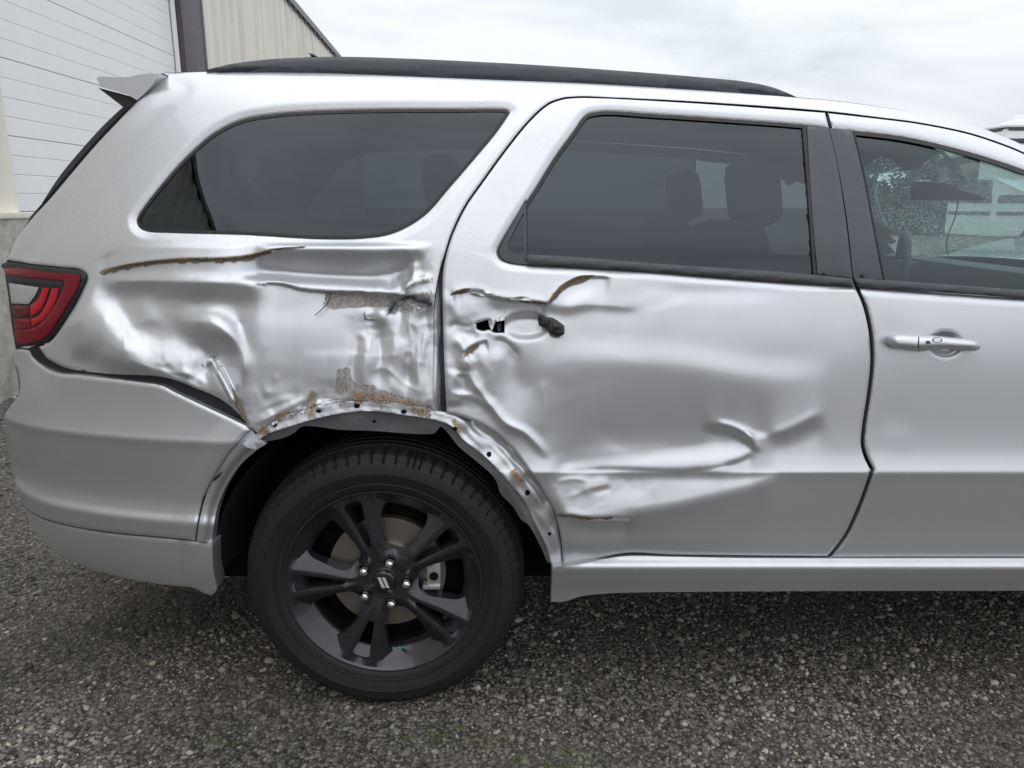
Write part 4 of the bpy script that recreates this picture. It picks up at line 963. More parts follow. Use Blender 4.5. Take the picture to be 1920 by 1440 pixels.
lens('reverse_lens', [(16.5,531,1),(72,539,1),(66,553),(53.5,570,1),(21.5,569,1)], M['clearlens'], -.011)
lens('red_bar', [(80.5,540,1),(92,540,1),(85,563),(73,584),(56.5,593.5,1),(56,573,1),(63,569),(73,558)], M['redbright'], -.0112)
lens('red_bar', [(97.5,541,1),(111,541,1),(102,570),(82,599),(60,613,1),(57,598,1),(73,592),(89,566)], M['redbright'], -.0112)
lens('dark_red_bar', [(22.5,573,1),(54,573,1),(54.5,593.5,1),(25,594,1)], M['reddark'], -.0112)
lens('dark_red_bar', [(25.5,598,1),(55,598,1),(58,613.5,1),(40,616.5),(28,615,1)], M['red'], -.0110)

# rear window edge and spoiler, tailgate and roof
rg = panel('rear_window_edge', np.concatenate([curve([(250,194),(228,214),(176,268),(132,319),(89,370),(56,407)], 5, False), curve([(52,420),(69,396),(109,334),(153,280),(197,232),(230,201)], 5, False)]), [], 5, 0, M['trim'], car, .06, False, depth=lambda px, py: .36 + .0002 * (300 - px))
SPX = [(181.5,146,1),(187,144),(237,144.5),(270,138.5),(298,138,1),(290,152),(279,167),(257,188,1),(237,177),(205,167),(186,162,1),(185,155),(182,150,1)]
SP = curve(SPX, 5)
def prism(name, outline, ya, yb, mat, parent, yfun=None):
    """outline (photo pixels, at depth ya) swept across the car to depth yb"""
    A = at(outline[:, 0], outline[:, 1], ya); B = A.copy(); B[:, 1] = yb; n = len(A)
    bm = bmesh.new(); va = [bm.verts.new(p) for p in A]; vb = [bm.verts.new(p) for p in B]
    bm.faces.new(va); bm.faces.new(vb[::-1])
    for i in range(n): bm.faces.new((va[i], vb[i], vb[(i + 1) % n], va[(i + 1) % n]))
    bmesh.ops.recalc_face_normals(bm, faces=bm.faces)
    return bm_obj(name, bm, mat, parent, 40)
spo = prism('roof_spoiler', SP, .285, 2 * YC - .285, M['paint'], car)
prism('spoiler_fin', curve([(183,164,1),(205,170),(237,179),(256,190,1),(240,204),(230,200,1)], 5), .30, 2 * YC - .30, M['black'], spo)
prism('gap_shade_strip', curve([(299,139,1),(305,138,1),(287,167),(258,193,1),(254,190,1),(281,166)], 5), .31, 2 * YC - .31, M['void'], spo)  # solid dark strip, its colour stands for the shade in the gap
# roof skin from the near to the far gutter
RC = curve(ROOF[:14], 5, False); RPn = skin(RC[:, 0], RC[:, 1], 0, False); RPn = RPn[RPn[:, 0] < 1.12]; RPf = RPn * np.array([1, -1, 1]) + np.array([0, 2 * YC, 0]); m = 13
Vr = np.concatenate([RPn * (1 - t) + RPf * t + np.array([0, 0, .05 * math.sin(math.pi * t) ** 1.5]) for t in np.linspace(0, 1, m)])
n = len(RPn); q = [(r * n + i, r * n + i + 1, (r + 1) * n + i + 1, (r + 1) * n + i) for r in range(m - 1) for i in range(n - 1)]
add('roof', mesh_np('roof', Vr, None, q), M['paint'], car)
# tailgate and rear of the bumper: swept across from the near silhouette
def sweep(name, pts, mat, bulge, parent=car, yo=0.004, depth=None, far=0.0):
    C = curve(pts, 8, False); A = skin(C[:, 0], C[:, 1], yo, False) if depth is None else at(C[:, 0], C[:, 1], depth(C[:, 0], C[:, 1]) + yo if callable(depth) else depth)
    B = A * np.array([1, -1, 1]) + np.array([0, 2 * YC + far, 0]); rows = []
    for t in np.linspace(0, 1, 17): rows.append(A * (1 - t) + B * t - np.array([bulge * (1 - abs(2 * t - 1) ** 3.0), 0, 0]))
    V = np.concatenate(rows); n = len(A)
    return add(name, mesh_np(name, V, None, [(r * n + i, (r + 1) * n + i, (r + 1) * n + i + 1, r * n + i + 1) for r in range(16) for i in range(n - 1)]), mat, parent)
sweep('rear_window', [(250,196),(182,272),(95,374),(58,412)], M['gloss'], .05, depth=.335, far=.20)
sweep('tailgate', [(60,408),(31,448),(13,489),(16,560),(27,640),(30,656)], M['paint'], .06)
sweep('bumper_back', BLEFT[::-1] + [(67,998),(103,1034)], M['paint'], .10, bumper, .004, bumper_y)
# roof rail
RAILT = [(384,132),(430,120.5),(500,111.5),(570,107.5),(660,106.5),(900,116),(1100,128),(1300,143.5),(1400,153.5),(1450,164),(1496,183)]
RAILB = [(1470,186),(1300,172),(1100,160),(900,152),(700,144),(560,139),(400,138)]
rl = np.concatenate([curve(RAILT, 8, False), curve(RAILB, 8, False)])
rail = panel('roof_rail', rl, [], 8, 0, M['trim'], car, .045, False, .012, 9, None, depth=.335, back=True)
RL2 = np.concatenate([curve([(455,137),(500,126),(560,119),(660,117),(900,126),(1100,138),(1300,152),(1380,161)], 8, False), curve([(1390,176),(1300,170),(1100,159),(900,151),(700,143),(560,139)], 8, False)])
panel('rail_flank', RL2, [], 9, 0, M['pillar'], rail, .01, False, .003, 4, None, depth=.329)
o = rail.copy(); link(o, car); o.scale = (1, -1, 1); o.location = (0, 2 * YC, 0)
tube('aerial_base', [at(586, 128, 1.0), at(587, 111, 1.0), at(588, 104, 1.0), at(590, 101, 1.0)], [.036, .030, .022, .004], M['trim'], car)

# far side of the body, undamaged
fq = panel('quarter_panel', body_out[::4], [QWIN[::3]], 22, 0, M['paint'], car, .016, False, mirror=True)
panel('quarter_window', QWIN[::3], [], 30, .0105, M['glass_dark'], car, 0, False, mirror=True)
frd = panel('rear_door', rd_out[::4], [RWIN[::3]], 22, 0, M['paint'], car, .016, False, mirror=True)
panel('window_glass', RWIN[::3], [], 30, .012, M['glass_dark'], frd, 0, False, mirror=True)
ffd = panel('front_door', fd_out[::4], [FWIN[::3]], 24, 0, M['paint'], car, .016, False, mirror=True)
panel('window_glass', FWIN[::3], [], 30, .012, M['glass_clear'], ffd, 0, False, mirror=True)
panel('side_skirt', curve([(1035,1062,1),(1920,1047),(2395,1047,1),(2390,1107,1),(1310,1109),(1040,1128,1)], 20), [], 40, -.02, M['paint'], car, .05, False, mirror=True)
panel('rear_bumper', bump_out[::4], [], 20, 0, M['paint'], car, .02, False, extra=bump_extra, mirror=True, depth=bumper_y)
panel('inner_backing', shell_out, [], 40, .055, M['void'], car, 0, False, mirror=True)
for nm, o_, h_ in (('pillar_lining', body_out, QWIN), ('door_lining', rd_out, RWIN), ('door_lining', fd_out, FWIN)):
    panel(nm, o_[::5], [h_[::3]], 30, .022, M['interior'], car, 0, False, mirror=True)
# front wing, bonnet, nose
def wing(mirror):
    xs = np.linspace(1.985, 3.62, 34); zs = np.linspace(.40, 1.0, 18); V = []
    for x in xs:
        zt = 1.13 - .055 * max(0, x - 1.985) ** 1.3 - max(0, x - 3.35) ** 2 * 1.2
        for i, k in enumerate(np.linspace(0, 1, 20)):
            z = .40 + (zt - .40) * k; y = float(body(np.array(x), np.array(min(z, 1.12))))
            z0 = AXZ + math.sqrt(max(0, .46 ** 2 - (x - AXF) ** 2)) if abs(x - AXF) < .46 else 0
            V.append((x, y + .14 * max(0, x - 3.2) ** 2 * 4, max(z, min(z0, zt - .03))))
    n = 20; V = np.array(V); Q = np.array([(i * n + j, (i + 1) * n + j, (i + 1) * n + j + 1, i * n + j + 1) for i in range(33) for j in range(n - 1)])
    if mirror: V = V * np.array([1, -1, 1]) + np.array([0, 2 * YC, 0]); Q = Q[:, ::-1]
    add('front_wing', mesh_np('front_wing', V, None, Q), M['paint'], car)
    return V.reshape(34, n, 3)[:, -1]
En, Ef = wing(False), wing(True)
Vb = np.concatenate([En * (1 - t) + Ef * t + np.array([0, 0, .055 * math.sin(math.pi * t) ** .6]) for t in np.linspace(0, 1, 15)]); n = 34
add('bonnet', mesh_np('bonnet', Vb, None, [(r * n + i, r * n + i + 1, (r + 1) * n + i + 1, (r + 1) * n + i) for r in range(14) for i in range(n - 1)]), M['paint'], car)
bm = bmesh.new(); bm_box(bm, (3.50, YC, .62), (.30, 1.55, .60), .09); bm_obj('front_bumper', bm, M['paint'], car)
bm = bmesh.new(); bm_box(bm, (3.655, YC, .74), (.03, 1.2, .22), .02); bm_obj('grille', bm, M['black'], car)
# windscreen
Wt = [(.98, .40, 1.672), (1.08, YC, 1.70)]; Vs = []
for k in np.linspace(0, 1, 9):
    for t in np.linspace(-1, 1, 15):
        top = np.array([1.06 + .06 * (1 - t * t), YC + t * .63, 1.615 + .035 * (1 - t * t)]); bot = np.array([2.02 + .16 * (1 - t * t), YC + t * .80, 1.125 + .015 * (1 - t * t)])
        p = top * (1 - k) + bot * k; p[2] += .012 * math.sin(math.pi * k); Vs.append(p)
add('windscreen', mesh_np('windscreen', Vs, None, [(r * 15 + i, r * 15 + i + 1, (r + 1) * 15 + i + 1, (r + 1) * 15 + i) for r in range(8) for i in range(14)]), M['glass_screen'], car)
Vs = np.array(Vs).reshape(9, 15, 3); Vt = np.concatenate([Vs[0] * (1 - k) + Vs[8] * k + np.array([-.02, 0, -.02]) for k in (-.06, .10, .20 + 0 * 1)])
Vt[30:, 2] += .03 * np.cos(np.linspace(-1, 1, 15) * 9)
add('header_trim', mesh_np('header_trim', Vt, None, [(r * 15 + i, r * 15 + i + 1, (r + 1) * 15 + i + 1, (r + 1) * 15 + i) for r in range(2) for i in range(14)]), M['interior'], car)
# unseen black boxes under the car, sized to block light there
for nm, c, s_ in [('underbody_light_block', (1.05, YC, .31), (4.7, 1.04, .24)), ('underbody_light_block', (1.17, .42, .335), (2.0, .20, .15)), ('underbody_light_block', (1.17, 2 * YC - .42, .335), (2.0, .20, .15)), ('underbody_light_block', (-1.06, .46, .48), (.30, .22, .12)), ('underbody_light_block', (-1.06, 2 * YC - .46, .48), (.30, .22, .12))]:
    box(nm, c, s_, M['void'], car, .02)
box('well_wall', (AXR, .53, .62), (1.1, .05, .7), M['void'], car)
box('cargo_floor_block', (-.93, YC, .84), (.86, 1.5, .05), M['void'], car)  # unseen floor and wall boxes added to keep light out of the cabin
box('cargo_wall_block', (-1.22, YC, .72), (.05, 1.25, .5), M['void'], car)
box('cross_floor', (.9, YC, .62), (2.9, 1.6, .06), M['void'], car)
# cabin
def cushion(name, c, s_, parent, bev=.05, rot=None): return box(name, c, s_, M['seat'], parent, bev, rot)
for y_ in (.50, 1.42):
    for x_, zz_ in ((.72, 0), (-.12, .03)):
        st = empty('seat', (0, 0, 0), car)
        cushion('cushion', (x_ + .30, y_, .82 + zz_), (.50, .50, .16), st)
        cushion('backrest', (x_ - .02, y_, 1.09 + zz_), (.15, .48, .52), st, .06, Matrix.Rotation(R(-16), 3, 'Y'))
        cushion('headrest', (x_ - .10 + (.02 if zz_ else .1), y_, 1.425 + zz_ * .3), (.11, .27, .20), st, .05, Matrix.Rotation(R(-10), 3, 'Y'))
box('rear_bench', (-.75, YC, 1.02), (.16, 1.25, .48), M['seat'], car, .05, Matrix.Rotation(R(-14), 3, 'Y'))
k_ = [i for i in range(len(RPn)) if RPn[i, 0] < 1.02]; RPn2 = RPn[k_]; RPf2 = RPf[k_]; n = len(k_)
Vh = np.concatenate([RPn2 * (1 - t) + RPf2 * t + np.array([0, 0, .05 * math.sin(math.pi * t) ** 1.5 - .045]) for t in np.linspace(.03, .97, m)])
add('headliner', mesh_np('headliner', Vh, None, [(r * n + i, r * n + i + 1, (r + 1) * n + i + 1, (r + 1) * n + i) for r in range(m - 1) for i in range(n - 1)]), M['head'], car)
bm = bmesh.new(); bm_box(bm, (1.95, YC, 1.06), (.50, 1.55, .24), .06); 
for v in bm.verts:
    if v.co.z > 1.1: v.co.z -= .10 * (v.co.x - 1.70)
bm_obj('dashboard', bm, M['interior'], car)
V, q = lathe([(.175, -.016), (.19, 0), (.175, .016), (.16, 0), (.175, -.016)], 40); RM = np.array(Matrix.Rotation(R(68), 3, 'Z') @ Matrix.Rotation(R(0), 3, 'X'))
sw = add('steering_wheel', mesh_np('steering_wheel', V @ RM.T + np.array([1.66, 1.40, 1.10]), None, q), M['interior'], car)
box('hub', (1.68, 1.40, 1.10), (.06, .14, .12), M['interior'], sw, .02)
mir = box('rear_view_mirror', tuple(at(1782, 357, YC)), (.05, .27, .075), M['cap'], car, .018, Matrix.Rotation(R(35), 3, 'Z'))
box('mirror_stem', tuple(at(1775, 322, YC) + np.array([.03, 0, .0])), (.12, .12, .11), M['cap'], mir, .03)
C = curve([(1797,374),(1790,410),(1778,440),(1775,462),(1778,478)], 6, False)
tube('mirror_cable', at(C[:, 0], C[:, 1], YC - .02), .0022, M['cap'], mir, 6)
for y_ in (.66, 1.26): box('sun_visor', (1.02, y_, 1.585), (.16, .38, .025), M['head'], car, .008, Matrix.Rotation(R(32), 3, 'Y'))

box('cowl', (2.02, YC, 1.075), (.16, 1.66, .06), M['black'], car, .02)
for sg in (0, 1):
    P_ = [(1.93, .075, 1.02), (2.02, .085, 1.02), (2.03, .11, 1.12), (1.93, .10, 1.175)]
    V = np.array(P_ + [(x, y + .05, z) for x, y, z in P_])
    if sg: V = V * np.array([1, -1, 1]) + np.array([0, 2 * YC, 0])
    add('pillar_base', mesh_np('pillar_base', V, None, [(0, 1, 2, 3), (7, 6, 5, 4), (0, 4, 5, 1), (1, 5, 6, 2), (2, 6, 7, 3), (3, 7, 4, 0)], False), M['paint'], car)
# ------------------------------------------------------------------ wheels (built about the origin, outer face towards -y, then placed)
def make_wheel():
    wl = empty('wheel', (0, 0, 0), car)
    # tyre: y = 0 is the rim face
    prof = [(.262,.012),(.268,.004),(.276,-.004),(.284,-.0075),(.290,-.0082),(.2915,-.0115),(.294,-.0118),(.296,-.0095),(.310,-.0145),(.322,-.017),(.323,-.0188),(.325,-.0188),(.326,-.0165),(.338,-.0150),(.348,-.0115),(.352,-.0105),(.356,-.0055),(.362,.001),(.367,.006)]
    tread_y = np.array([.0085,.012,.016,.021,.027,.033,.039,.0445,.0455,.0525,.0535,.070,.0715,.0785,.080,.100,.1015,.110,.1115,.135,.1365,.1435,.145,.165,.167,.1735,.1745,.180,.190,.200,.210,.217])
    crown = lambda y: .3885 - .021 * np.abs((y - .113) / .113) ** 3.2
    groove = [(.0455,.0525),(.0715,.0785),(.1015,.110),(.1365,.1435),(.167,.1735)]
    tp = []
    for y in tread_y:
        r = crown(y)
        for g0, g1 in groove:
            if g0 - 1e-6 <= y <= g1 + 1e-6: r -= .0075
        tp.append((r, y))
    inner = [(.367,.221),(.356,.232),(.335,.240),(.30,.238),(.262,.225)]
    P = prof + tp + inner; NS = 560
    def rf(a, r, y):
        ph = (a / (2 * np.pi) * 70) % 1.0
        slot = ((ph < .12) | ((ph > .50) & (ph < .57))).astype(float)
        # shoulder slots wrap over the edge; centre ribs carry fine sipes
        sh = slot * (((y > -.006) & (y < .043)) | (y > .176)).astype(float) * (r > .345)
        wav = (np.sin(a * 70 * 2 + y * 60) > .86).astype(float) * ((y > .054) & (y < .17))
        sip = (((ph > .24) & (ph < .30)) | ((ph > .74) & (ph < .80))).astype(float) * ((y > .006) & (y < .040))
        return r - .008 * sh - .0022 * wav - .0035 * sip
    V, q = lathe(P, NS, rfun=rf)
    V[:, 2] = np.maximum(V[:, 2], -AXZ + .001)                     # flattened where it stands
    low = V[:, 2] < -AXZ + .05; V[low, 1] -= .006 * np.clip((-AXZ + .05 - V[low, 2]) / .05, 0, 1) * (V[low, 1] < .1)
    ty = add('tyre', mesh_np('tyre', V, None, q), M['tyre'], wl, 40)
    # raised ribs moulded on the side wall
    bm = bmesh.new()
    for k in range(14):
        a = R(171 + 1.55 * k); rr = .334 - .0006 * k; c = Vector((rr * math.cos(a), -.0163, rr * math.sin(a)))
        bm_box(bm, c, (.020 if k % 3 else .026, .0016, .0042), 0, Matrix.Rotation(-a, 3, 'Y'))
    bm_obj('moulded_ribs', bm, M['tyre'], ty)
    # rim barrel and lip
    V, q = lathe([(.2725,.010),(.2735,.003),(.2715,-.0015),(.267,-.0015),(.2635,.003),(.258,.010),(.240,.024),(.224,.040),(.219,.046),(.2175,.052),(.222,.062),(.231,.10),(.229,.15),(.233,.205),(.25,.215)], 120)
    rim = add('rim', mesh_np('rim', V, None, q), M['rim'], wl, 45)
    # cast face: ten spokes in five pairs, cut out between
    pol = lambda r, d: (r * math.cos(R(d)), r * math.sin(R(d)))
    def zface(x, z):
        r = np.hypot(x, z); th_ = np.degrees(np.arctan2(z, x)); f = np.abs((th_ % 72) - 36)
        ridge = 9.5 - 2.0 * np.clip((.16 - r) / .08, 0, 1)
        sl_ = .62 * np.clip(np.radians(f - ridge), 0, 1) * r
        inn = .35 * np.clip(np.radians(6.5 - f), 0, 1) * r
        fade = np.clip((.2645 - r) / .020, 0, 1) * np.clip((r - .062) / .03, 0, 1)
        y = .004 + .010 * np.clip((.2645 - r) / .03, 0, 1) * 0 + (np.minimum(sl_, .036) + inn) * fade
        y = y + .004 * np.sin(np.pi * np.clip((r - .09) / .17, 0, 1)) + .014 * np.clip((.115 - r) / .06, 0, 1)
        return y
    a_ = np.linspace(0, 2 * np.pi, 220, endpoint=False)
    loops = [np.stack([.2655 * np.cos(a_), .2655 * np.sin(a_)], -1)]
    for k in range(5):
        c = 36 + 72 * k
        loops.append(curve([pol(.243, c - 5.4), pol(.246, c), pol(.243, c + 5.4), pol(.20, c + 5.2), pol(.14, c + 4.2), pol(.112, c + 3.0), pol(.104, c), pol(.112, c - 3.0), pol(.14, c - 4.2), pol(.20, c - 5.2)], .004))
        c = 72 * k
        loops.append(curve([pol(.232, c - 13.5), pol(.240, c - 8), pol(.243, c), pol(.240, c + 8), pol(.232, c + 13.5), pol(.212, c + 17.0), pol(.17, c + 18.8), pol(.13, c + 20), pol(.105, c + 18), pol(.094, c + 10), pol(.0925, c), pol(.094, c - 10), pol(.105, c - 18), pol(.13, c - 20), pol(.17, c - 18.8), pol(.212, c - 17.0)], .004))
    V2, T = cdt_fill(loops, .0042); V = np.stack([V2[:, 0], zface(V2[:, 0], V2[:, 1]), V2[:, 1]], -1); T = T[:, ::-1]; n0 = len(V)
    E = rim_edges(T, n0); bv = np.unique(E); mp_ = -np.ones(n0, int); mp_[bv] = np.arange(len(bv)); nb = len(bv)
    A = V[bv]; B1 = A + np.array([0, .004, 0]); B1[:, [0, 2]] *= 1.0; B = A.copy(); B[:, 1] = np.maximum(A[:, 1] + .012, .058)
    e0 = mp_[E[:, 0]] + n0; e1 = mp_[E[:, 1]] + n0
    add('spokes', mesh_np('spokes', np.concatenate([V, A, B]), T, np.stack([e1, e0, e0 + nb, e1 + nb], -1)), M['rim'], wl, 30)
    # hub with lug seats
    V, q = lathe([(.0,.016),(.036,.016),(.040,.018),(.050,.020),(.074,.024),(.080,.032),(.082,.06)], 60)
    def hubr(a, r, y): return r * (1 - .10 * np.cos(5 * (a - R(36))) * (r > .06))
    V, q = lathe([(.0005,.016),(.036,.016),(.040,.018),(.050,.020),(.072,.024),(.078,.032),(.080,.06)], 80, rfun=hubr)
    add('hub', mesh_np('hub', V, None, q), M['rim'], wl, 35)
    for k in range(5):
        a = R(72 * k); c = Vector((.0637 * math.cos(a), 0, .0637 * math.sin(a)))
        V, q = lathe([(.0180,.020),(.0170,.011),(.0152,.011),(.0150,.026)], 24)
        add('lug_seat', mesh_np('lug_seat', V + np.array(c), None, q), M['cap'], wl, 40)
        bm = bmesh.new(); pr = [(.0126,.024),(.0126,-.002),(.0108,-.0065),(.0056,-.0095),(.0005,-.0105)]
        vr = [[bm.verts.new((c.x + r * math.cos(j * math.pi / 3 + .3 * k), y, c.z + r * math.sin(j * math.pi / 3 + .3 * k))) for j in range(6)] for r, y in pr]
        for i in range(4):
            for j in range(6): bm.faces.new((vr[i][j], vr[i][(j + 1) % 6], vr[i + 1][(j + 1) % 6], vr[i + 1][j]))
        bm.faces.new(vr[-1]); bmesh.ops.recalc_face_normals(bm, faces=bm.faces)
        bm_obj('lug_nut', bm, M['nut'], wl, 25)
    V, q = lathe([(.0005,.008),(.026,.0085),(.030,.010),(.0315,.0125),(.0330,.0125),(.0345,.017)], 60)
    cap = add('centre_cap', mesh_np('centre_cap', V, None, q), M['cap'], wl, 40)
    bm = bmesh.new()
    for dx in (-.0062, .0062):                                      # two slanted bars
        pts = [(dx - .0098, .0155), (dx - .0012, .0155), (dx + .0098, -.0155), (dx + .0012, -.0155)]
        f = [bm.verts.new((x, .0068, z)) for x, z in pts]; b_ = [bm.verts.new((x, .009, z)) for x, z in pts]
        bm.faces.new(f); bm.faces.new(b_[::-1])
        for i in range(4): bm.faces.new((f[i], b_[i], b_[(i + 1) % 4], f[(i + 1) % 4]))
    bmesh.ops.recalc_face_normals(bm, faces=bm.faces); bm_obj('badge', bm, M['badge'], cap, 30)
    # brake disc, bell, caliper
    V, q = lathe([(.085,.090),(.086,.072),(.165,.072),(.166,.094),(.086,.094)], 80)
    add('brake_disc', mesh_np('brake_disc', V, None, q), M['disc'], wl, 35)
    V, q = lathe([(.0005,.052),(.080,.052),(.092,.058),(.095,.075)], 60)
    add('disc_bell', mesh_np('disc_bell', V, None, q), M['steel'], wl, 35)
    bm = bmesh.new(); bm_box(bm, (.135, .062, .010), (.040, .045, .075), .007); bm_box(bm, (.150, .056, .052), (.014, .03, .030), .003)
    bm_box(bm, (.122, .046, .040), (.026, .02, .018), .005); bm_box(bm, (.128, .050, -.030), (.050, .03, .014), .004)
    cal = bm_obj('brake_caliper', bm, M['caliper'], wl, 40)
    V, q = lathe([(.0005,.036),(.012,.036),(.013,.040),(.013,.06)], 24); add('caliper_bore', mesh_np('caliper_bore', V + np.array((.135, 0, .003)), None, q), M['void'], cal, 40)
    V, q = lathe([(.0005,.038),(.008,.038),(.008,.06)], 6); add('caliper_bolt', mesh_np('caliper_bolt', V + np.array((.112, 0, -.058)), None, q), M['steel'], cal, 30)
    box('knuckle', (-.11, .12, -.005), (.05, .05, .05), M['steel'], wl, .01)
    V, q = lathe([(.0005,.115),(.225,.115),(.226,.12)], 60); add('back_plate', mesh_np('back_plate', V, None, q), M['void'], wl)
    vv = tube('valve', [(.0385, .030, -.216), (.0385, .012, -.203), (.0390, .002, -.198)], [.004, .0045, .0055], M['cap'], wl)
    tube('valve_cap', [(.0388, .006, -.1995), (.0390, -.002, -.196)], [.0052, .0048], M['valve'], vv)
    return wl
w0 = make_wheel(); w0.location = (AXR, .05, AXZ)
w0['label'] = 'black ten-spoke rear wheel on a dark tyre'
def copy_wheel(loc, rot):
    r = w0.copy(); link(r, car); r.location = loc; r.rotation_euler = (0, 0, rot)
    for ch in list(w0.children):
        c = ch.copy(); link(c, r)
        for g_ in ch.children: link(g_.copy(), c)
    if 'label' in r: del r['label']
    return r
copy_wheel((AXF, .05, AXZ), 0); copy_wheel((AXR, 2 * YC - .05, AXZ), math.pi); copy_wheel((AXF, 2 * YC - .05, AXZ), math.pi)
# ------------------------------------------------------------------ small things on the body side
dh = empty('door_handle', (0, 0, 0), car); dh['label'] = 'intact silver pull handle on the front door'
def rounded(x0, x1, w_=7):
    def f(px, py):
        ym = np.interp(px, [1672, 1723, 1766, 1838], [640, 644, 643, 648]); h = np.interp(px, [1672, 1690, 1723, 1766, 1838], [11, 13, 13, 11, 8])
        e = np.clip(np.abs(py - ym) / h, 0, 1.2)
        endl = np.clip((1686 - px) / 14, 0, 1) ** 2 * .012 + np.clip((px - 1822) / 16, 0, 1) ** 2 * .016
        return .011 * e ** 2.6 + endl + np.where(py > ym + 5, .006 * (py - ym - 5) / 8, 0)
    return f
HO = -.040
panel('handle_cap', curve([(1672,640),(1673,632),(1682,628.5),(1700,628.5),(1721.5,629.8,1),(1720.5,659,1),(1700,656.5),(1677,652),(1672.5,647)], 2.5), [], 2.5, HO, M['paint'], dh, .03, False, 0, 5, rounded(0, 0))
panel('grip', curve([(1724,630,1),(1766,632),(1800,635.5),(1828,639.7),(1837.5,644.5),(1838,652),(1832,657),(1815,658),(1790,656),(1766,654.5),(1742,656.5),(1723,659.5,1)], 2.5), [], 2.5, HO, M['paint'], dh, .020, False, 0, 5, rounded(0, 0))
panel('grip_foot', curve([(1800,640),(1832,644),(1834,652),(1822,656),(1802,655)], 4), [], 5, -.02, M['paint'], dh, .03, False)
panel('cap_foot', curve([(1676,634),(1745,634),(1742,654),(1690,651),(1677,648)], 4), [], 5, -.02, M['paint'], dh, .03, False)
a = np.linspace(0, 2 * np.pi, 18, endpoint=False)
panel('key_lock', np.stack([1740.5 + 4.3 * np.cos(a), 642 + 3.2 * np.sin(a)], -1), [], 3, HO - .0012, M['cap'], dh, .004, False)
panel('lock_button', np.stack([1758 + 9 * np.cos(a), 637.5 + 5 * np.sin(a)], -1), [np.stack([1758 + 7.8 * np.cos(a), 637.5 + 4 * np.sin(a)], -1)], 3, HO - .0008, M['pillar'], dh, .002, False)
# remains of the rear handle
bh = panel('broken_handle_mount', curve([(1011.5,591,1),(1021.5,596),(1037,598),(1058,611.5,1),(1057.5,626.5),(1050,629),(1032,623),(1026,617.5),(1010,609.5,1),(1009,599)], 2.5), [], 2.6, -.024, M['black'], car, .03, True, .004, 4, lambda px, py: -.005 * np.exp(-((px - 1021) / 6) ** 2 - ((py - 606) / 5) ** 2) - .006 * np.exp(-((px - 1041) / 7) ** 2 - ((py - 612) / 5) ** 2) + .003 * np.sin(px * .9))
bh['label'] = 'black stub left where the rear door handle broke off'
panel('stub_base', curve([(1028,621,1),(1040,625),(1052,629.5,1),(1048,633),(1036,631),(1029,626)], 3), [], 3, -.008, M['pillar'], bh, .012, True)
# torn strips: each a thin ragged sheet of its own
def ribbon(name, pts, w0, w1, jag, mat, off, parent, seed=0, step=3.0, extra=None, thick=.0025):
    C = curve(pts, step, False); t = np.gradient(C, axis=0); t /= np.hypot(t[:, 0], t[:, 1])[:, None] + 1e-9
    nn = np.stack([-t[:, 1], t[:, 0]], -1); rg_ = np.random.default_rng(seed); n = len(C)
    e = np.minimum(1, np.minimum(np.arange(n), np.arange(n)[::-1]) / 6 + .12)[:, None]
    sl = np.interp(np.arange(n), np.arange(0, n + 4, 4), rg_.uniform(.25, 1.7, n // 4 + 2)[:len(np.arange(0, n + 4, 4))])[:, None]
    up = nn * -(w0 * e * sl) + rg_.normal(0, jag * .5, (n, 1)) * nn; dn = nn * (w1 * e * sl) + rg_.normal(0, jag, (n, 1)) * nn
    return panel(name, np.concatenate([C + up, (C + dn)[::-1]]), [], max(3.0, step), off, mat, parent, thick, True, 0, 5, extra)
q_ = quarter
ribbon('torn_edge', [(186,511),(215,503.5),(250,496.5),(290,491),(330,488)], 1.8, 4.2, 1.2, M['rustlip'], -.006, q_, 1, 2.2)
ribbon('torn_edge', [(326,488),(370,487),(420,486.5),(455,484),(480,478),(505,471)], 1.8, 4.6, 1.4, M['rustlip'], -.006, q_, 2, 2.2)
ribbon('torn_edge', [(500,472),(530,465.5),(572,462)], 1.2, .9, .3, M['scratch'], -.0035, q_, 3)
ribbon('torn_edge', [(480,530),(530,533),(565,542),(600,546),(650,548),(700,549),(745,553)], 1.6, 1.2, .9, M['ragged'], -.008, q_, 4)
ribbon('torn_edge', [(744,552),(762,545),(775,533),(792,526),(812,523)], 3.2, 3.0, .9, M['ragged'], -.014, q_, 5, 3, lambda px, py: .004 * np.sin(px * .4))
ribbon('torn_edge', [(748,562),(768,557),(788,566),(812,571)], 2.4, 3.4, .9, M['pillar'], -.010, q_, 6)
ribbon('torn_edge', [(727,592),(735,578),(746,563)], 2.0, 2.2, .6, M['pillar'], -.009, q_, 7)
ribbon('torn_edge', [(683,584),(685,598),(706,600)], 1.6, 1.6, .6, M['scratch'], -.006, q_, 8)
FLP = curve([(389,686,1),(395,676),(401,673.5),(412,677,1),(415,686),(427,702),(435,717,1),(434,728),(440,752),(441,767,1),(425,752),(412,740),(400,720),(389,694)], 3)
fl_ax = curve([(396,676),(412,705),(428,735),(442,765)], 6, False)
def curl(px, py):
    d, s_, t = pdist(fl_ax, px, py, False); u = d * np.where(s_ > 0, -1, 1)
    return .00022 * (u - 2) ** 2 - .008 * np.exp(-(u / 8) ** 2) + .004 * sm((700 - py) / 25)
flp = panel('torn_flap', FLP, [], 2.8, -.010, M['paint'], q_, .002, True, 0, 5, curl); flp['label'] = 'curled torn flap of sheet metal'
panel('torn_flap', curve([(377,686,1),(383,675,1),(391,679,1),(386,688,1)], 3), [], 3, -.014, M['ragged'], q_, .002, True)
panel('torn_flap', curve([(335,697,1),(346,701),(354,703,1),(348,707),(351,713,1),(342,708)], 3), [], 3, -.006, M['ragged'], q_, .002, True)
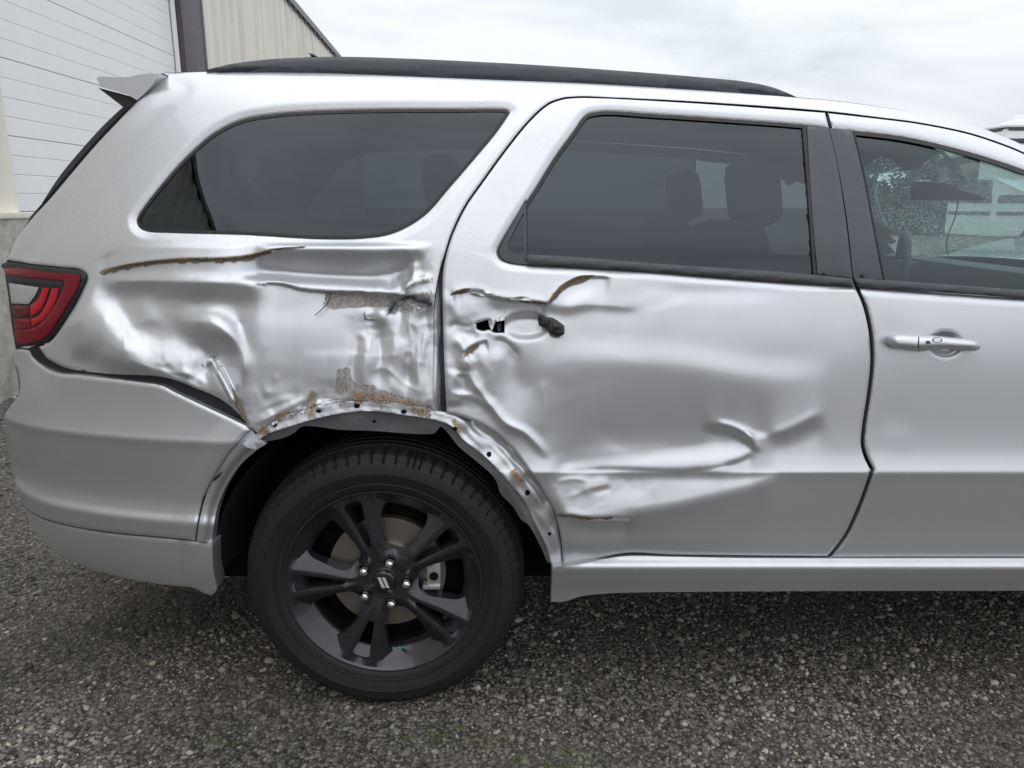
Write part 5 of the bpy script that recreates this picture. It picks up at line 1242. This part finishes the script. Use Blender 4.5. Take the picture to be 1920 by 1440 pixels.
ribbon('torn_edge', [(433,722),(439,742),(447,762),(457,782),(468,798)], 2.2, 2.2, 1.8, M['rustlip'], -.007, q_, 9, 2.2)
ribbon('torn_edge', [(484,815),(490,808),(499,812),(497,818)], 4, 4, 1.6, M['rustlip'], -.010, flange, 10, 2.6)
d_ = rear_door
panel('torn_edge', curve([(1031.5,567,1),(1040,550),(1048,538),(1060,529.5),(1087,517),(1115,515.5,1),(1097,528),(1067,538),(1050,551),(1043,560)], 3), [], 3, -.003, M['rustlip'], d_, .002, True)
panel('torn_edge', curve([(846,552,1),(863,543),(882,540,1),(872,547),(858,551)], 3), [], 3, -.005, M['rustlip'], d_, .002, True)
panel('torn_flap', curve([(873,546.5,1),(886,541.5),(905,543),(928,550,1),(914,551),(930,557,1),(905,555)], 3), [], 3, -.009, M['paint'], d_, .002, True, 0, 5, lambda px, py: .005 * np.sin((py - 541) * .35))
panel('torn_flap', curve([(952,561,1),(972,556),(994,557,1),(980,558.5),(998,563,1),(970,563)], 3), [], 3, -.008, M['ragged'], d_, .002, True, 0, 5, lambda px, py: .004 * np.sin((py - 556) * .5))
ribbon('torn_edge', [(950,563),(958,559),(970,563),(985,567),(1010,568),(1026,570)], 1.4, 1.4, .6, M['rustlip'], -.005, d_, 17, 2.6)
ribbon('torn_edge', [(870,669),(878,660),(888,651),(897,647)], 3.0, 3.2, 1.0, M['rustlip'], -.004, d_, 18, 2.6)
panel('torn_flap', curve([(916,596,1),(928,601,1),(926,612),(922,620,1),(917,610)], 2.5), [], 2.5, -.004, M['ragged'], d_, .002, True, 0, 5, lambda px, py: .010 * np.sin((px - 916) * .25))
panel('torn_flap', curve([(930,598,1),(946,594,1),(948,600,1),(932,603,1)], 2.5), [], 2.5, -.004, M['ragged'], d_, .002, True)
panel('latch', curve([(932,607,1),(941,605),(942,620,1),(933,621,1)], 2.5), [], 3, .030, M['pillar'], d_, .01, True)
ribbon('torn_edge', [(1042,966),(1070,968),(1105,972.5),(1150,971)], 1.2, 1.4, .7, M['rustlip'], -.005, d_, 19, 2.6)
C = curve([(619,549),(617,562),(606,578),(590,591)], 4, False)
tube('loose_wire', skin(C[:, 0], C[:, 1], -.012), .0012, M['cap'], q_, 6)
# broken clips on the arch flare
for pts in ([(444,838,1),(456,830,1),(449,848),(440,857),(434,850,1)], [(401,897,1),(416,884,1),(412,893),(399,904,1)]):
    panel('broken_clip', curve(pts, 3), [], 3, -.006, M['black'], bumper, .004, False)

ribbon('torn_edge', [(600,757),(625,752),(650,750)], 1.5, 2.2, 1.3, M['ragged'], -.006, q_, 21, 2.4)
ribbon('torn_edge', [(690,752),(720,755),(760,759),(812,769)], 1.3, 2.0, 1.4, M['ragged'], -.006, q_, 22, 2.4)
ribbon('torn_edge', [(508,795),(535,781),(556,773)], 1.4, 1.8, 1.3, M['ragged'], -.006, q_, 23, 2.4)
